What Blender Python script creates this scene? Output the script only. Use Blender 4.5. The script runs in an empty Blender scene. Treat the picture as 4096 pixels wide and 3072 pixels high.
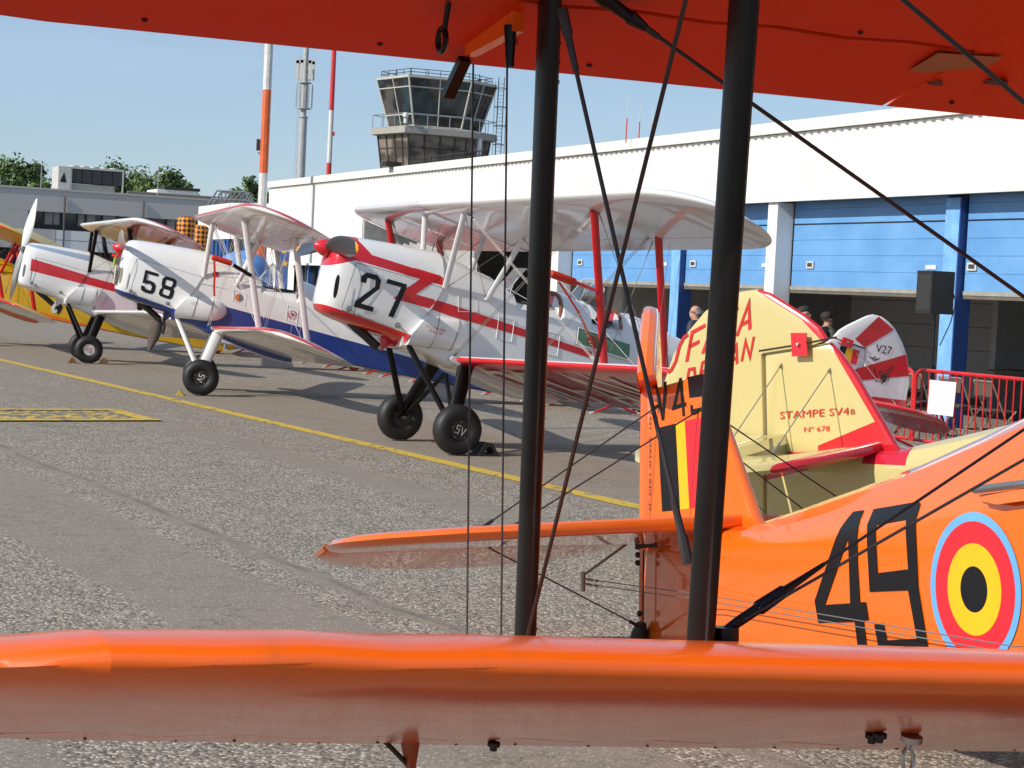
import bpy, bmesh, math, random
from math import sin, cos, pi, radians as R, sqrt
from mathutils import Vector, Matrix
random.seed(7)
sc = bpy.context.scene
COL = sc.collection

# ------------------------------------------------------------ camera
cam_data = bpy.data.cameras.new('camera')
cam_data.sensor_width = 36.0
cam_data.lens = 7494.7 * 36.0 / 4096.0
cam_data.clip_start = 0.05
cam_data.clip_end = 3000.0
cam = bpy.data.objects.new('camera', cam_data)
COL.objects.link(cam)
PITCH, ROLL, CAMH = -0.0479338, 0.0488819, 1.57535
fw = Vector((0, cos(PITCH), sin(PITCH)))
rt = Vector((1, 0, 0)) * cos(ROLL) + Vector((0, -sin(PITCH), cos(PITCH))) * sin(ROLL)
up = Vector((1, 0, 0)) * -sin(ROLL) + Vector((0, -sin(PITCH), cos(PITCH))) * cos(ROLL)
cam.matrix_world = Matrix(((rt.x, up.x, -fw.x, 0), (rt.y, up.y, -fw.y, 0), (rt.z, up.z, -fw.z, CAMH), (0, 0, 0, 1)))
cam_data.dof.use_dof = False
sc.camera = cam

# ------------------------------------------------------------ sky and sun
SUN_AZ, SUN_EL = R(31.0), R(34.0)          # horizontal travel of the light from +X towards +Y; height
world = bpy.data.worlds.new('World')
sc.world = world
world.use_nodes = True
wn = world.node_tree
wn.nodes.clear()
w_out = wn.nodes.new('ShaderNodeOutputWorld')
w_bg = wn.nodes.new('ShaderNodeBackground')
w_sky = wn.nodes.new('ShaderNodeTexSky')
w_sky.sky_type = 'NISHITA'
w_sky.sun_disc = False
w_sky.sun_elevation = SUN_EL
sdx, sdy = -cos(SUN_AZ), -sin(SUN_AZ)
w_sky.sun_rotation = math.atan2(sdx, sdy) % (2 * pi)
w_sky.altitude = 100
w_sky.air_density = 1.0
w_sky.dust_density = 0.3
w_sky.ozone_density = 4.0
w_tc = wn.nodes.new('ShaderNodeTexCoord')
w_map = wn.nodes.new('ShaderNodeMapping')
w_map.inputs['Scale'].default_value = (1.6, 1.6, 9.0)
w_noise = wn.nodes.new('ShaderNodeTexNoise')
w_noise.inputs['Scale'].default_value = 2.2
w_noise.inputs['Detail'].default_value = 7.0
w_noise.inputs['Roughness'].default_value = 0.55
w_rmp = wn.nodes.new('ShaderNodeMapRange')
w_rmp.inputs['From Min'].default_value = 0.42
w_rmp.inputs['From Max'].default_value = 0.75
w_rmp.inputs['To Min'].default_value = 0.30
w_rmp.inputs['To Max'].default_value = 0.62
w_mix = wn.nodes.new('ShaderNodeMix')
w_mix.data_type = 'RGBA'
w_mix.inputs['B'].default_value = (4.6, 6.0, 8.0, 1)
wn.links.new(w_tc.outputs['Generated'], w_map.inputs['Vector'])
wn.links.new(w_map.outputs['Vector'], w_noise.inputs['Vector'])
wn.links.new(w_noise.outputs['Fac'], w_rmp.inputs['Value'])
wn.links.new(w_rmp.outputs['Result'], w_mix.inputs['Factor'])
wn.links.new(w_sky.outputs['Color'], w_mix.inputs['A'])
wn.links.new(w_mix.outputs['Result'], w_bg.inputs['Color'])
w_bg.inputs['Strength'].default_value = 0.10
wn.links.new(w_bg.outputs['Background'], w_out.inputs['Surface'])

sun_data = bpy.data.lights.new('sun', 'SUN')
sun_data.energy = 4.2
sun_data.angle = R(0.5)
sun_data.color = (1.0, 0.94, 0.85)
sun = bpy.data.objects.new('sun', sun_data)
COL.objects.link(sun)
ldir = Vector((cos(SUN_EL) * cos(SUN_AZ), cos(SUN_EL) * sin(SUN_AZ), -sin(SUN_EL)))
sun.rotation_mode = 'QUATERNION'
sun.rotation_quaternion = (-ldir).to_track_quat('Z', 'Y')
sun.location = (-30, -20, 30)

sc.view_settings.view_transform = 'Standard'
sc.view_settings.look = 'None'
sc.view_settings.exposure = 0.15
sc.view_settings.gamma = 1.0

# ------------------------------------------------------------ mesh helper
class MB:
    def __init__(s):
        s.v = []; s.f = []; s.m = []; s.s = []
    def add(s, verts, faces, m=0, smooth=False):
        b = len(s.v)
        s.v += [tuple(p) for p in verts]
        for f in faces:
            s.f.append([i + b for i in f]); s.m.append(m); s.s.append(smooth)
        return s
    def box(s, c, d, m=0, M=None):
        x, y, z = d[0] / 2, d[1] / 2, d[2] / 2
        P = [Vector((i * x, j * y, k * z)) for k in (-1, 1) for j in (-1, 1) for i in (-1, 1)]
        if M is not None: P = [M @ p for p in P]
        P = [p + Vector(c) for p in P]
        return s.add(P, [(0, 2, 3, 1), (4, 5, 7, 6), (0, 1, 5, 4), (2, 6, 7, 3), (0, 4, 6, 2), (1, 3, 7, 5)], m)
    def tube(s, pts, r, n=8, m=0, cap=True):
        pts = [Vector(p) for p in pts]
        if not isinstance(r, (list, tuple)): r = [r] * len(pts)
        rings = []; ref = None
        for i, p in enumerate(pts):
            t = (pts[min(i + 1, len(pts) - 1)] - pts[max(i - 1, 0)]).normalized()
            if ref is None:
                ref = t.orthogonal().normalized()
            ref = (ref - t * ref.dot(t)).normalized()
            o = t.cross(ref)
            rings.append([p + (ref * cos(2 * pi * k / n) + o * sin(2 * pi * k / n)) * r[i] for k in range(n)])
        return s.loft(rings, m, cap=cap)
    def loft(s, rings, m=0, cap=True, smooth=True, closed=True):
        n = len(rings[0]); V = [p for r_ in rings for p in r_]; F = []
        for i in range(len(rings) - 1):
            for k in range(n if closed else n - 1):
                a, b = i * n + k, i * n + (k + 1) % n
                F.append((a, b, b + n, a + n))
        s.add(V, F, m, smooth)
        if cap and closed:
            s.add(rings[0], [tuple(reversed(range(n)))], m)
            s.add(rings[-1], [tuple(range(n))], m)
        return s
    def bar(s, p, q, chord, thick, cdir, m=0, n=12, c2=None):
        p, q = Vector(p), Vector(q); t = (q - p).normalized()
        cd = Vector(cdir); cd = (cd - t * cd.dot(t)).normalized(); o = t.cross(cd)
        rings = []
        for f, P in ((1, p), (1, q)):
            ch = chord if P is p or c2 is None else c2
            rings.append([P + cd * ch / 2 * cos(a) + o * thick / 2 * sin(a) * (1.0 if cos(a) > 0 else 0.9) for a in (2 * pi * k / n for k in range(n))])
        return s.loft(rings, m)
    def lathe(s, prof, o, ax, n=24, m=0, cap=True):
        ax = Vector(ax).normalized(); e = ax.orthogonal().normalized(); g = ax.cross(e); o = Vector(o)
        rings = [[o + ax * h + (e * cos(2 * pi * k / n) + g * sin(2 * pi * k / n)) * max(r, 1e-4) for k in range(n)] for r, h in prof]
        return s.loft(rings, m, cap=cap)
    def plate(s, poly, o, ex, ey, th, m=0):
        o, ex, ey = Vector(o), Vector(ex), Vector(ey); nz = ex.cross(ey).normalized() * th / 2
        a = [o + ex * x + ey * y - nz for x, y in poly]; b = [p + 2 * nz for p in a]
        return s.loft([a, b], m, smooth=False)
    def build_each(s, name, mats, parent=None, off=None, sharp=35):
        """every separate piece becomes an object of its own"""
        par = list(range(len(s.v)))
        def find(a):
            while par[a] != a: par[a] = par[par[a]]; a = par[a]
            return a
        key = {}
        for i, p in enumerate(s.v):
            k = (round(p[0], 4), round(p[1], 4), round(p[2], 4))
            if k in key: par[find(i)] = find(key[k])
            else: key[k] = i
        for f in s.f:
            for a in f[1:]: par[find(a)] = find(f[0])
        grp = {}
        for fi, f in enumerate(s.f): grp.setdefault(find(f[0]), []).append(fi)
        out = []
        for fl in grp.values():
            q = MB(); mp = {}
            for fi in fl:
                for a in s.f[fi]:
                    if a not in mp: mp[a] = len(q.v); q.v.append(s.v[a])
                q.f.append([mp[a] for a in s.f[fi]]); q.m.append(s.m[fi]); q.s.append(s.s[fi])
            out.append(q.build(name, mats, parent, off, sharp))
        return out
    def build(s, name, mats, parent=None, off=None, sharp=35):
        me = bpy.data.meshes.new(name)
        vs = s.v if off is None else [(p[0] + off[0], p[1] + off[1], p[2] + off[2]) for p in s.v]
        me.from_pydata(vs, [], s.f)
        if not isinstance(mats, (list, tuple)): mats = [mats]
        for mt in mats: me.materials.append(mt)
        me.polygons.foreach_set('material_index', s.m)
        bm = bmesh.new(); bm.from_mesh(me)
        bmesh.ops.remove_doubles(bm, verts=bm.verts, dist=1e-5)
        bmesh.ops.recalc_face_normals(bm, faces=bm.faces)
        bm.to_mesh(me); bm.free()
        me.polygons.foreach_set('use_smooth', [True] * len(me.polygons))
        try: me.set_sharp_from_angle(angle=R(sharp))
        except Exception: pass
        me.update()
        o = bpy.data.objects.new(name, me); COL.objects.link(o)
        if parent is not None: o.parent = parent
        return o

def tag(o, label=None, cat=None, group=None, kind=None):
    if label: o['label'] = label
    if cat: o['category'] = cat
    if group: o['group'] = group
    if kind: o['kind'] = kind
    return o
def empty(name, loc, rot=(0, 0, 0), label=None, cat=None, group=None):
    o = bpy.data.objects.new(name, None); COL.objects.link(o)
    o.location = loc; o.rotation_euler = rot; o.empty_display_size = 0.3
    return tag(o, label, cat, group)
def copy_tree(o, parent=None):
    c = o.copy(); COL.objects.link(c)
    if parent is not None: c.parent = parent
    for ch in list(o.children): copy_tree(ch, c)
    return c

# ------------------------------------------------------------ writing helpers
_txt = {}
def text_poly(string):
    if string in _txt: return _txt[string]
    cu = bpy.data.curves.new('writing', 'FONT'); cu.body = string; cu.size = 1.0; cu.resolution_u = 2
    ob = bpy.data.objects.new('writing', cu); COL.objects.link(ob)
    dg = bpy.context.evaluated_depsgraph_get(); me = ob.evaluated_get(dg).to_mesh()
    V = [(v.co.x, v.co.y) for v in me.vertices]; F = [tuple(p.vertices) for p in me.polygons]
    ob.evaluated_get(dg).to_mesh_clear()
    bpy.data.objects.remove(ob); bpy.data.curves.remove(cu)
    _txt[string] = (V, F)
    return V, F
def put_text(mb, string, fn, x0, y0, h, wd=None, m=0, slant=0.0, bold=0.0):
    """fn maps flat (x, y) to a point; text of cap height h starts at x0, y0, stretched to width wd"""
    V, F = text_poly(string)
    xs = [v[0] for v in V]; a, b = min(xs), max(xs); k = h / 0.70
    sx = k if wd is None else wd / (b - a)
    mb.add([fn(x0 + (x - a) * sx + slant * y * k, y0 + y * k) for x, y in V], F, m)
def stroke_poly(pts, w, closed=False):
    """thick mitred polyline -> quads"""
    n = len(pts); L = []; Rr = []
    for i in range(n):
        if closed: a, b, c = pts[i - 1], pts[i], pts[(i + 1) % n]
        else: a, b, c = pts[max(i - 1, 0)], pts[i], pts[min(i + 1, n - 1)]
        d1 = Vector((b[0] - a[0], b[1] - a[1])); d2 = Vector((c[0] - b[0], c[1] - b[1]))
        if d1.length < 1e-9: d1 = d2
        if d2.length < 1e-9: d2 = d1
        d1.normalize(); d2.normalize()
        nn = Vector((-d1.y - d2.y, d1.x + d2.x))
        nn.normalize(); k = w / 2 / max(0.35, nn.dot(Vector((-d1.y, d1.x))))
        L.append((b[0] + nn.x * k, b[1] + nn.y * k)); Rr.append((b[0] - nn.x * k, b[1] - nn.y * k))
    V = L + Rr; F = [(i, i + 1, n + i + 1, n + i) for i in range(n - 1)]
    if closed: F.append((n - 1, 0, n, 2 * n - 1))
    return V, F
def put_stroke(mb, pts, w, fn, m=0, closed=False):
    V, F = stroke_poly(pts, w, closed)
    mb.add([fn(x, y) for x, y in V], F, m)
def flat_poly(outer, holes=(), cut=0.06):
    """triangulated polygon with holes, cut fine enough to follow a curved skin"""
    bm = bmesh.new()
    for loop in [outer] + list(holes):
        vs = [bm.verts.new((x, y, 0)) for x, y in loop]
        for i in range(len(vs)): bm.edges.new((vs[i], vs[(i + 1) % len(vs)]))
    bmesh.ops.triangle_fill(bm, use_beauty=True, edges=bm.edges[:])
    for _ in range(6):
        le = [e for e in bm.edges if e.calc_length() > cut]
        if not le: break
        bmesh.ops.subdivide_edges(bm, edges=le, cuts=1)
        bmesh.ops.triangulate(bm, faces=bm.faces[:])
    bm.verts.index_update()
    V = [(v.co.x, v.co.y) for v in bm.verts]; F = [tuple(v.index for v in f.verts) for f in bm.faces]
    bm.free()
    return V, F
def put_poly(mb, outer, fn, holes=(), cut=0.06, m=0):
    V, F = flat_poly(outer, holes, cut)
    mb.add([fn(x, y) for x, y in V], F, m)

# ------------------------------------------------------------ materials
class X:
    """arithmetic on shader sockets"""
    nt = None
    def __init__(s, k): s.k = k
    def _op(s, op, b=None, c=None):
        n = X.nt.nodes.new('ShaderNodeMath'); n.operation = op
        for i, q in enumerate((s, b, c)):
            if q is None: continue
            if isinstance(q, X) and not isinstance(q.k, (int, float)): X.nt.links.new(q.k, n.inputs[i])
            else: n.inputs[i].default_value = q.k if isinstance(q, X) else q
        return X(n.outputs[0])
    def __add__(s, b): return s._op('ADD', b)
    def __sub__(s, b): return s._op('SUBTRACT', b)
    def __mul__(s, b): return s._op('MULTIPLY', b)
    def __lt__(s, b): return s._op('LESS_THAN', b)
    def __gt__(s, b): return s._op('GREATER_THAN', b)
    def __and__(s, b): return s._op('MULTIPLY', b)
    def __or__(s, b): return s._op('MAXIMUM', b)
    def abs(s): return s._op('ABSOLUTE')
    def inv(s): return X(1.0)._op('SUBTRACT', s)
    def step(s, lo, hi):
        n = X.nt.nodes.new('ShaderNodeMapRange'); n.interpolation_type = 'SMOOTHSTEP'
        n.inputs['From Min'].default_value = lo; n.inputs['From Max'].default_value = hi
        X.nt.links.new(s.k, n.inputs['Value']); return X(n.outputs['Result'])

def new_mat(name):
    m = bpy.data.materials.new(name); m.use_nodes = True
    nt = m.node_tree; X.nt = nt
    return m, nt, nt.nodes['Principled BSDF']
def obj_coord(nt): return nt.nodes.new('ShaderNodeTexCoord').outputs['Object']
def noise(nt, vec, scale, detail=4, rough=0.55, sv=None):
    if sv:
        mp = nt.nodes.new('ShaderNodeMapping'); mp.inputs['Scale'].default_value = sv
        nt.links.new(vec, mp.inputs['Vector']); vec = mp.outputs['Vector']
    n = nt.nodes.new('ShaderNodeTexNoise'); n.inputs['Scale'].default_value = scale
    n.inputs['Detail'].default_value = detail; n.inputs['Roughness'].default_value = rough
    nt.links.new(vec, n.inputs['Vector'])
    return X(n.outputs['Fac'])
def mixc(nt, fac, a, b):
    n = nt.nodes.new('ShaderNodeMix'); n.data_type = 'RGBA'
    for nm, q in (('A', a), ('B', b)):
        if isinstance(q, (tuple, list)): n.inputs[nm].default_value = (*q[:3], 1)
        else: nt.links.new(q, n.inputs[nm])
    if isinstance(fac, X): nt.links.new(fac.k, n.inputs['Factor'])
    else: n.inputs['Factor'].default_value = fac
    return n.outputs['Result']
def bump(nt, bsdf, h, strength, dist=0.01):
    b = nt.nodes.new('ShaderNodeBump'); b.inputs['Strength'].default_value = strength; b.inputs['Distance'].default_value = dist
    nt.links.new(h.k, b.inputs['Height']); nt.links.new(b.outputs['Normal'], bsdf.inputs['Normal'])

def plain(name, col, rough=0.5, metal=0.0, var=0.12, vscale=6.0, bmp=0.0, coat=0.0, spec=0.5, bscale=60):
    m, nt, b = new_mat(name); v = obj_coord(nt)
    n = noise(nt, v, vscale, 5, 0.6)
    c = mixc(nt, n.step(0.3, 0.75), tuple(x * (1 - var) for x in col), tuple(min(1, x * (1 + var)) for x in col))
    nt.links.new(c, b.inputs['Base Color'])
    b.inputs['Roughness'].default_value = rough; b.inputs['Metallic'].default_value = metal
    b.inputs['Coat Weight'].default_value = coat; b.inputs['Coat Roughness'].default_value = 0.08
    b.inputs['Specular IOR Level'].default_value = spec
    if bmp: bump(nt, b, noise(nt, v, bscale, 4), bmp, 0.004)
    return m
def paint(name, base, zones=(), rough=0.22, coat=0.6, dirt=0.10, dirtc=(0.25, 0.2, 0.16), wave=0.03, off=(0, 0, 0), spec=0.5, coatr=0.06):
    """glossy aircraft dope with painted zones given as masks on u, v, w"""
    m, nt, b = new_mat(name); vec = obj_coord(nt)
    sp = nt.nodes.new('ShaderNodeSeparateXYZ'); nt.links.new(vec, sp.inputs[0])
    u, v, w = (X(sp.outputs[i]) - off[i] for i in range(3))
    c = base
    for fn, col in zones:
        c = mixc(nt, fn(u, v, w), c, col)
    st = noise(nt, vec, 5.0, 6, 0.65, (0.7, 2.5, 2.5)); blot = noise(nt, vec, 2.2, 4)
    d = (st.step(0.5, 0.85) & blot.step(0.35, 0.7)) * dirt
    c = mixc(nt, d, c, dirtc)
    nt.links.new(c, b.inputs['Base Color'])
    rr = noise(nt, vec, 9, 3)
    nt.links.new((rr * 0.16 + (rough - 0.08)).k, b.inputs['Roughness'])
    b.inputs['Coat Weight'].default_value = coat; b.inputs['Coat Roughness'].default_value = coatr
    b.inputs['Specular IOR Level'].default_value = spec
    if wave: bump(nt, b, noise(nt, vec, 4.5, 3, 0.5), wave, 0.05)
    return m

WHITE = (0.80, 0.79, 0.77); RED = (0.62, 0.012, 0.02); BLUE = (0.012, 0.04, 0.20); BLACK = (0.012, 0.012, 0.014)
ORANGE = (0.88, 0.155, 0.008); CREAM = (0.60, 0.50, 0.21); YELLOW = (0.66, 0.40, 0.015)
M = {}
M['black'] = plain('black_paint', (0.010, 0.009, 0.009), 0.3, coat=0.3)
M['strut_black'] = plain('black_strut_paint', (0.005, 0.0042, 0.0042), 0.34, coat=0.0, var=0.3, spec=0.28)
M['strut_white'] = plain('white_strut_paint', (0.78, 0.76, 0.74), 0.3, coat=0.4, var=0.06)
M['strut_red'] = plain('red_strut_paint', (0.60, 0.010, 0.015), 0.28, coat=0.5)
M['wire'] = plain('steel_wire', (0.32, 0.29, 0.27), 0.4, 0.6)
M['wire_dark'] = plain('dark_wire', (0.022, 0.018, 0.017), 0.4)
M['steel'] = plain('bare_steel', (0.45, 0.44, 0.42), 0.35, 0.9)
M['dark_steel'] = plain('sooty_steel', (0.045, 0.038, 0.033), 0.5, 0.5)
M['rubber'] = plain('tyre_rubber', (0.013, 0.012, 0.011), 0.55, var=0.25, bmp=0.15)
M['digit'] = plain('black_lettering', (0.006, 0.0065, 0.009), 0.35, coat=0.1, var=0.05, spec=0.35)
M['white_letter'] = plain('white_lettering', (0.72, 0.71, 0.68), 0.4)
M['beige_letter'] = plain('pale_lettering', (0.62, 0.58, 0.50), 0.3, coat=0.5)
M['red_letter'] = plain('red_lettering', (0.60, 0.02, 0.02), 0.35, coat=0.3)
M['red'] = plain('red_gloss', RED, 0.25, coat=0.5)
M['flag_yellow'] = plain('yellow_gloss', (0.90, 0.50, 0.01), 0.3, coat=0.4, var=0.04)
M['flag_red'] = plain('bright_red_gloss', (0.80, 0.02, 0.035), 0.3, coat=0.4, var=0.04)
M['pale_blue'] = plain('pale_blue_gloss', (0.14, 0.42, 0.80), 0.3, coat=0.4, var=0.04)
M['prop_grey'] = plain('grey_propeller_paint', (0.035, 0.038, 0.045), 0.38, coat=0.2)
M['prop_yellow'] = plain('yellow_tip_paint', (0.85, 0.36, 0.01), 0.35)
M['red_cloth'] = plain('red_fabric', (0.62, 0.03, 0.008), 0.7, bmp=0.3)
M['leather'] = plain('brown_leather', (0.18, 0.05, 0.022), 0.5, bmp=0.3)
M['dark'] = plain('dark_interior', (0.012, 0.011, 0.010), 0.7)
M['green_panel'] = plain('green_panel_paint', (0.10, 0.22, 0.13), 0.45)
m_, nt_, b_ = new_mat('clear_plexiglass')
b_.inputs['Base Color'].default_value = (0.9, 0.95, 1, 1); b_.inputs['Roughness'].default_value = 0.05
b_.inputs['Transmission Weight'].default_value = 1.0; b_.inputs['IOR'].default_value = 1.05
b_.inputs['Alpha'].default_value = 0.35
M['plexi'] = m_
# ------------------------------------------------------------ biplane geometry
# body frame: u forward from the main axle, v to port, w up; OFF lifts it so that the thing's origin is on the ground
RW = 0.24587
OFF = (RW * sin(R(5.09)), 0.0, RW * cos(R(5.09)))
AXT = Vector((cos(R(7)), 0, sin(R(7))))

def prof(p):
    hw, wbc, wbs, wts, wtc = p
    h, H = wbs - wbc, wtc - wts
    return [(0, wbc), (.5 * hw, wbc + .10 * h), (.85 * hw, wbc + .45 * h), (hw, wbs), (hw, wbs + .33 * (wts - wbs)), (hw, wbs + .66 * (wts - wbs)), (hw, wts),
            (.965 * hw, wts + .26 * H), (.86 * hw, wts + .54 * H), (.68 * hw, wts + .78 * H), (.45 * hw, wts + .92 * H), (.22 * hw, wts + .985 * H), (0, wtc)]
def ring(u, p, tilt=0.0, urear=None):
    h = prof(p)
    pts = h + [(-a, b) for a, b in reversed(h[1:-1])]
    out = []
    for v, w in pts:
        uu = u - tilt * (w - 1.3)
        if urear: uu = urear(w)
        out.append((uu, v, w))
    return out
def interp(tab, u):
    """tab: rows (u, ...) with falling u"""
    if u >= tab[0][0]: return list(tab[0][1:])
    for a, b in zip(tab, tab[1:]):
        if u >= b[0]:
            t = (a[0] - u) / max(a[0] - b[0], 1e-6)
            return [x + (y - x) * t for x, y in zip(a[1:], b[1:])]
    return list(tab[-1][1:])
def wside(p, w):
    pr = prof(p)
    for (v0, w0), (v1, w1) in zip(pr, pr[1:]):
        if w0 <= w <= w1: return v0 + (v1 - v0) * (w - w0) / max(w1 - w0, 1e-6)
    return 0.02
FUS = [  # u, half width, bottom centre, bottom side, longeron, deck
    (0.50, .300, .70, .74, 1.34, 1.690), (0.20, .315, .655, .700, 1.325, 1.690), (0.00, .325, .58, .62, 1.30, 1.660), (-.20, .33, .54, .575, 1.275, 1.600),
    (-.44, .338, .50, .535, 1.235, 1.535), (-.66, .342, .49, .525, 1.20, 1.420), (-.68, .342, .49, .525, 1.20, 1.330), (-1.17, .345, .465, .505, 1.115, 1.330),
    (-1.20, .345, .465, .50, 1.11, 1.49), (-1.35, .345, .455, .49, 1.085, 1.455), (-1.52, .345, .45, .48, 1.055, 1.405), (-1.54, .345, .45, .48, 1.05, 1.25), (-1.88, .34, .42, .45, 1.0, 1.22),
    (-1.90, .34, .42, .45, .995, 1.365), (-2.05, .337, .41, .44, .97, 1.375), (-2.25, .331, .395, .425, .94, 1.33), (-2.6, .299, .37, .40, .90, 1.222), (-3.0, .263, .34, .37, .85, 1.10),
    (-3.4, .228, .315, .345, .80, 1.00), (-3.8, .194, .295, .325, .745, .905), (-4.15, .164, .28, .305, .70, .825), (-4.6, .126, .265, .285, .67, .80), (-5.04, .045, .265, .275, .64, .79)]
def c3(u, *q):
    return (u - .0445,) + (q[0],) + tuple(x + .0356 * u for x in q[1:])
COWL = [c3(1.335, .07, 1.08, 1.12, 1.42, 1.54), c3(1.325, .16, .965, 1.02, 1.43, 1.61), c3(1.29, .215, .915, .975, 1.43, 1.655), c3(1.22, .255, .88, .955, 1.425, 1.678), c3(1.10, .280, .852, .935, 1.41, 1.688),
        c3(.90, .296, .815, .90, 1.39, 1.694), c3(.70, .308, .78, .865, 1.37, 1.697), c3(.48, .318, .75, .822, 1.345, 1.698), c3(.19, .330, .70, .78, 1.32, 1.698)]
def urear(w):
    if w > 1.342: return 0.151
    if w > 1.11: return 0.151 + (1.342 - w) / .232 * .102
    if w > .854: return 0.253 + (1.11 - w) / .256 * .19
    return min(0.443 + (.854 - w) * .4, .52)
def side_pt(u, w, sgn, eps=.004):
    v = wside(interp(FUS, u), w)
    if u > urear(w) - .002: v = max(v, wside(interp(COWL, u), w))
    return (u, sgn * (v + eps), w)

AFX = [(1 - cos(pi * i / 21)) / 2 for i in range(22)]
def afoil(x, t=.115, m=.02, p=.3):
    yt = 5 * t * (.2969 * sqrt(x) - .126 * x - .3516 * x * x + .2843 * x ** 3 - .1036 * x ** 4)
    yc = m / p ** 2 * (2 * p * x - x * x) if x < p else m / (1 - p) ** 2 * (1 - 2 * p + 2 * p * x - x * x)
    return yc + yt, yc - yt
class Wing:
    def __init__(s, u0, sweep, w0, dih, inc, c=1.25, vtip=4.19, nosefab=99):
        s.u0, s.sw, s.w0, s.dih, s.inc, s.c, s.vt, s.nf = u0, sweep, w0, dih, R(inc), c, vtip, nosefab
    def le(s, v):
        c = s.c; du = 0; t = (v - (s.vt - .72)) / .72
        if t > 0:
            t = min(t, 1); k = 1 - sqrt(max(0, 1 - t * t)); du = .46 * c * k; c = c * (1 - .985 * k)
        return s.u0 - s.sw * v - du * cos(s.inc), s.w0 + s.dih * v - du * sin(s.inc), c
    def pt(s, v, x, upper, sag=True):
        u, w, c = s.le(v); yu, yl = afoil(x); y = yu if upper else yl
        if sag:
            f = sin(pi * ((v / .29) % 1)) ** 2
            body = max(0, min(1, (x - .16) / .12)) * max(0, min(1, (.98 - x) / .2))
            if v > s.nf: body = max(body, .9 * (1 - min(1, x / .3)) if x < .3 else body)
            y += (-1 if upper else 1) * (.0055 if v < s.nf else .006) * f * body
            if v > s.nf and x < .04: u -= .004 * f
        ci, si = cos(s.inc), sin(s.inc); X_ = x * c; Y = y * c
        return (u - X_ * ci + Y * si * 0, v, w - X_ * si + Y * ci)
    def block(s, mb, va, vb, x0, x1, n, sgn, capa=True, capb=True):
        xs = [x for x in AFX if x0 + 1e-3 < x < x1 - 1e-3]; xs = [x0] + xs + [x1]
        rings = []
        for i in range(n + 1):
            v = va + (vb - va) * i / n
            up_ = [s.pt(v, x, True) for x in reversed(xs)]
            lo = [s.pt(v, x, False) for x in xs[(1 if x0 == 0 else 0):(-1 if x1 == 1 else None)]]
            rings.append([(a, b * sgn, c) for a, b, c in up_ + lo])
        nu = len(xs); nr = len(rings[0]); V = [p for r_ in rings for p in r_]
        b0 = len(mb.v); mb.v += [tuple(p) for p in V]
        for i in range(n):
            for k in range(nr):
                a, b = i * nr + k, i * nr + (k + 1) % nr
                mi = 0 if k < nu - 1 else 1
                if x0 == 0 and nu - 4 <= k < nu + 2: mi = 2
                mb.f.append([b0 + q for q in (a, b, b + nr, a + nr)]); mb.m.append(mi); mb.s.append(True)
        for r_, flag in ((0, capa), (n, capb)):
            if flag: mb.f.append([b0 + r_ * nr + k for k in range(nr)]); mb.m.append(0); mb.s.append(False)

def pillow(mb, outline, fn, th, m=0, inset=.05):
    """lens-edged plate; fn maps (x, y, h) to a point"""
    cx = sum(p[0] for p in outline) / len(outline); cy = sum(p[1] for p in outline) / len(outline)
    def sc_(k): return [(cx + (x - cx) * k, cy + (y - cy) * k) for x, y in outline]
    for sg in (1, -1):
        rr = [[fn(x, y, sg * h) for x, y in sc_(k)] for k, h in ((1.0, 0), (1 - inset * .35, th * .32), (1 - inset, th * .46), (1 - 4 * inset, th * .5))]
        mb.loft(rr, m, cap=False)
        mb.add(rr[-1], [tuple(range(len(outline)))], m, True)

RUDDER = [(-5.086, 1.395), (-4.84, 1.425), (-4.64, 1.452), (-4.70, 1.53), (-4.80, 1.60), (-4.942, 1.68), (-5.04, 1.735), (-5.125, 1.762), (-5.25, 1.75), (-5.35, 1.705), (-5.44, 1.64), (-5.56, 1.50), (-5.64, 1.374),
          (-5.70, 1.2), (-5.725, 1.05), (-5.715, .857), (-5.67, .62), (-5.5, .42), (-5.2, .32), (-5.07, .32), (-5.072, .85)]
FIN = [(-5.062, .79), (-5.078, 1.385), (-4.84, 1.413), (-4.625, 1.438), (-4.56, 1.38), (-4.455, 1.25), (-4.31, 1.03), (-4.19, .845), (-4.13, .79), (-4.6, .76)]
TAILP = [(-4.27, .0), (-4.285, .35), (-4.35, .8), (-4.45, 1.2), (-4.58, 1.47), (-4.72, 1.585), (-4.86, 1.6), (-4.985, 1.57), (-4.985, .0)]
ELEV = [(-5.0, .07), (-5.0, 1.57), (-5.12, 1.56), (-5.27, 1.46), (-5.39, 1.25), (-5.46, .95), (-5.47, .6), (-5.40, .28), (-5.22, .07)]

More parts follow.
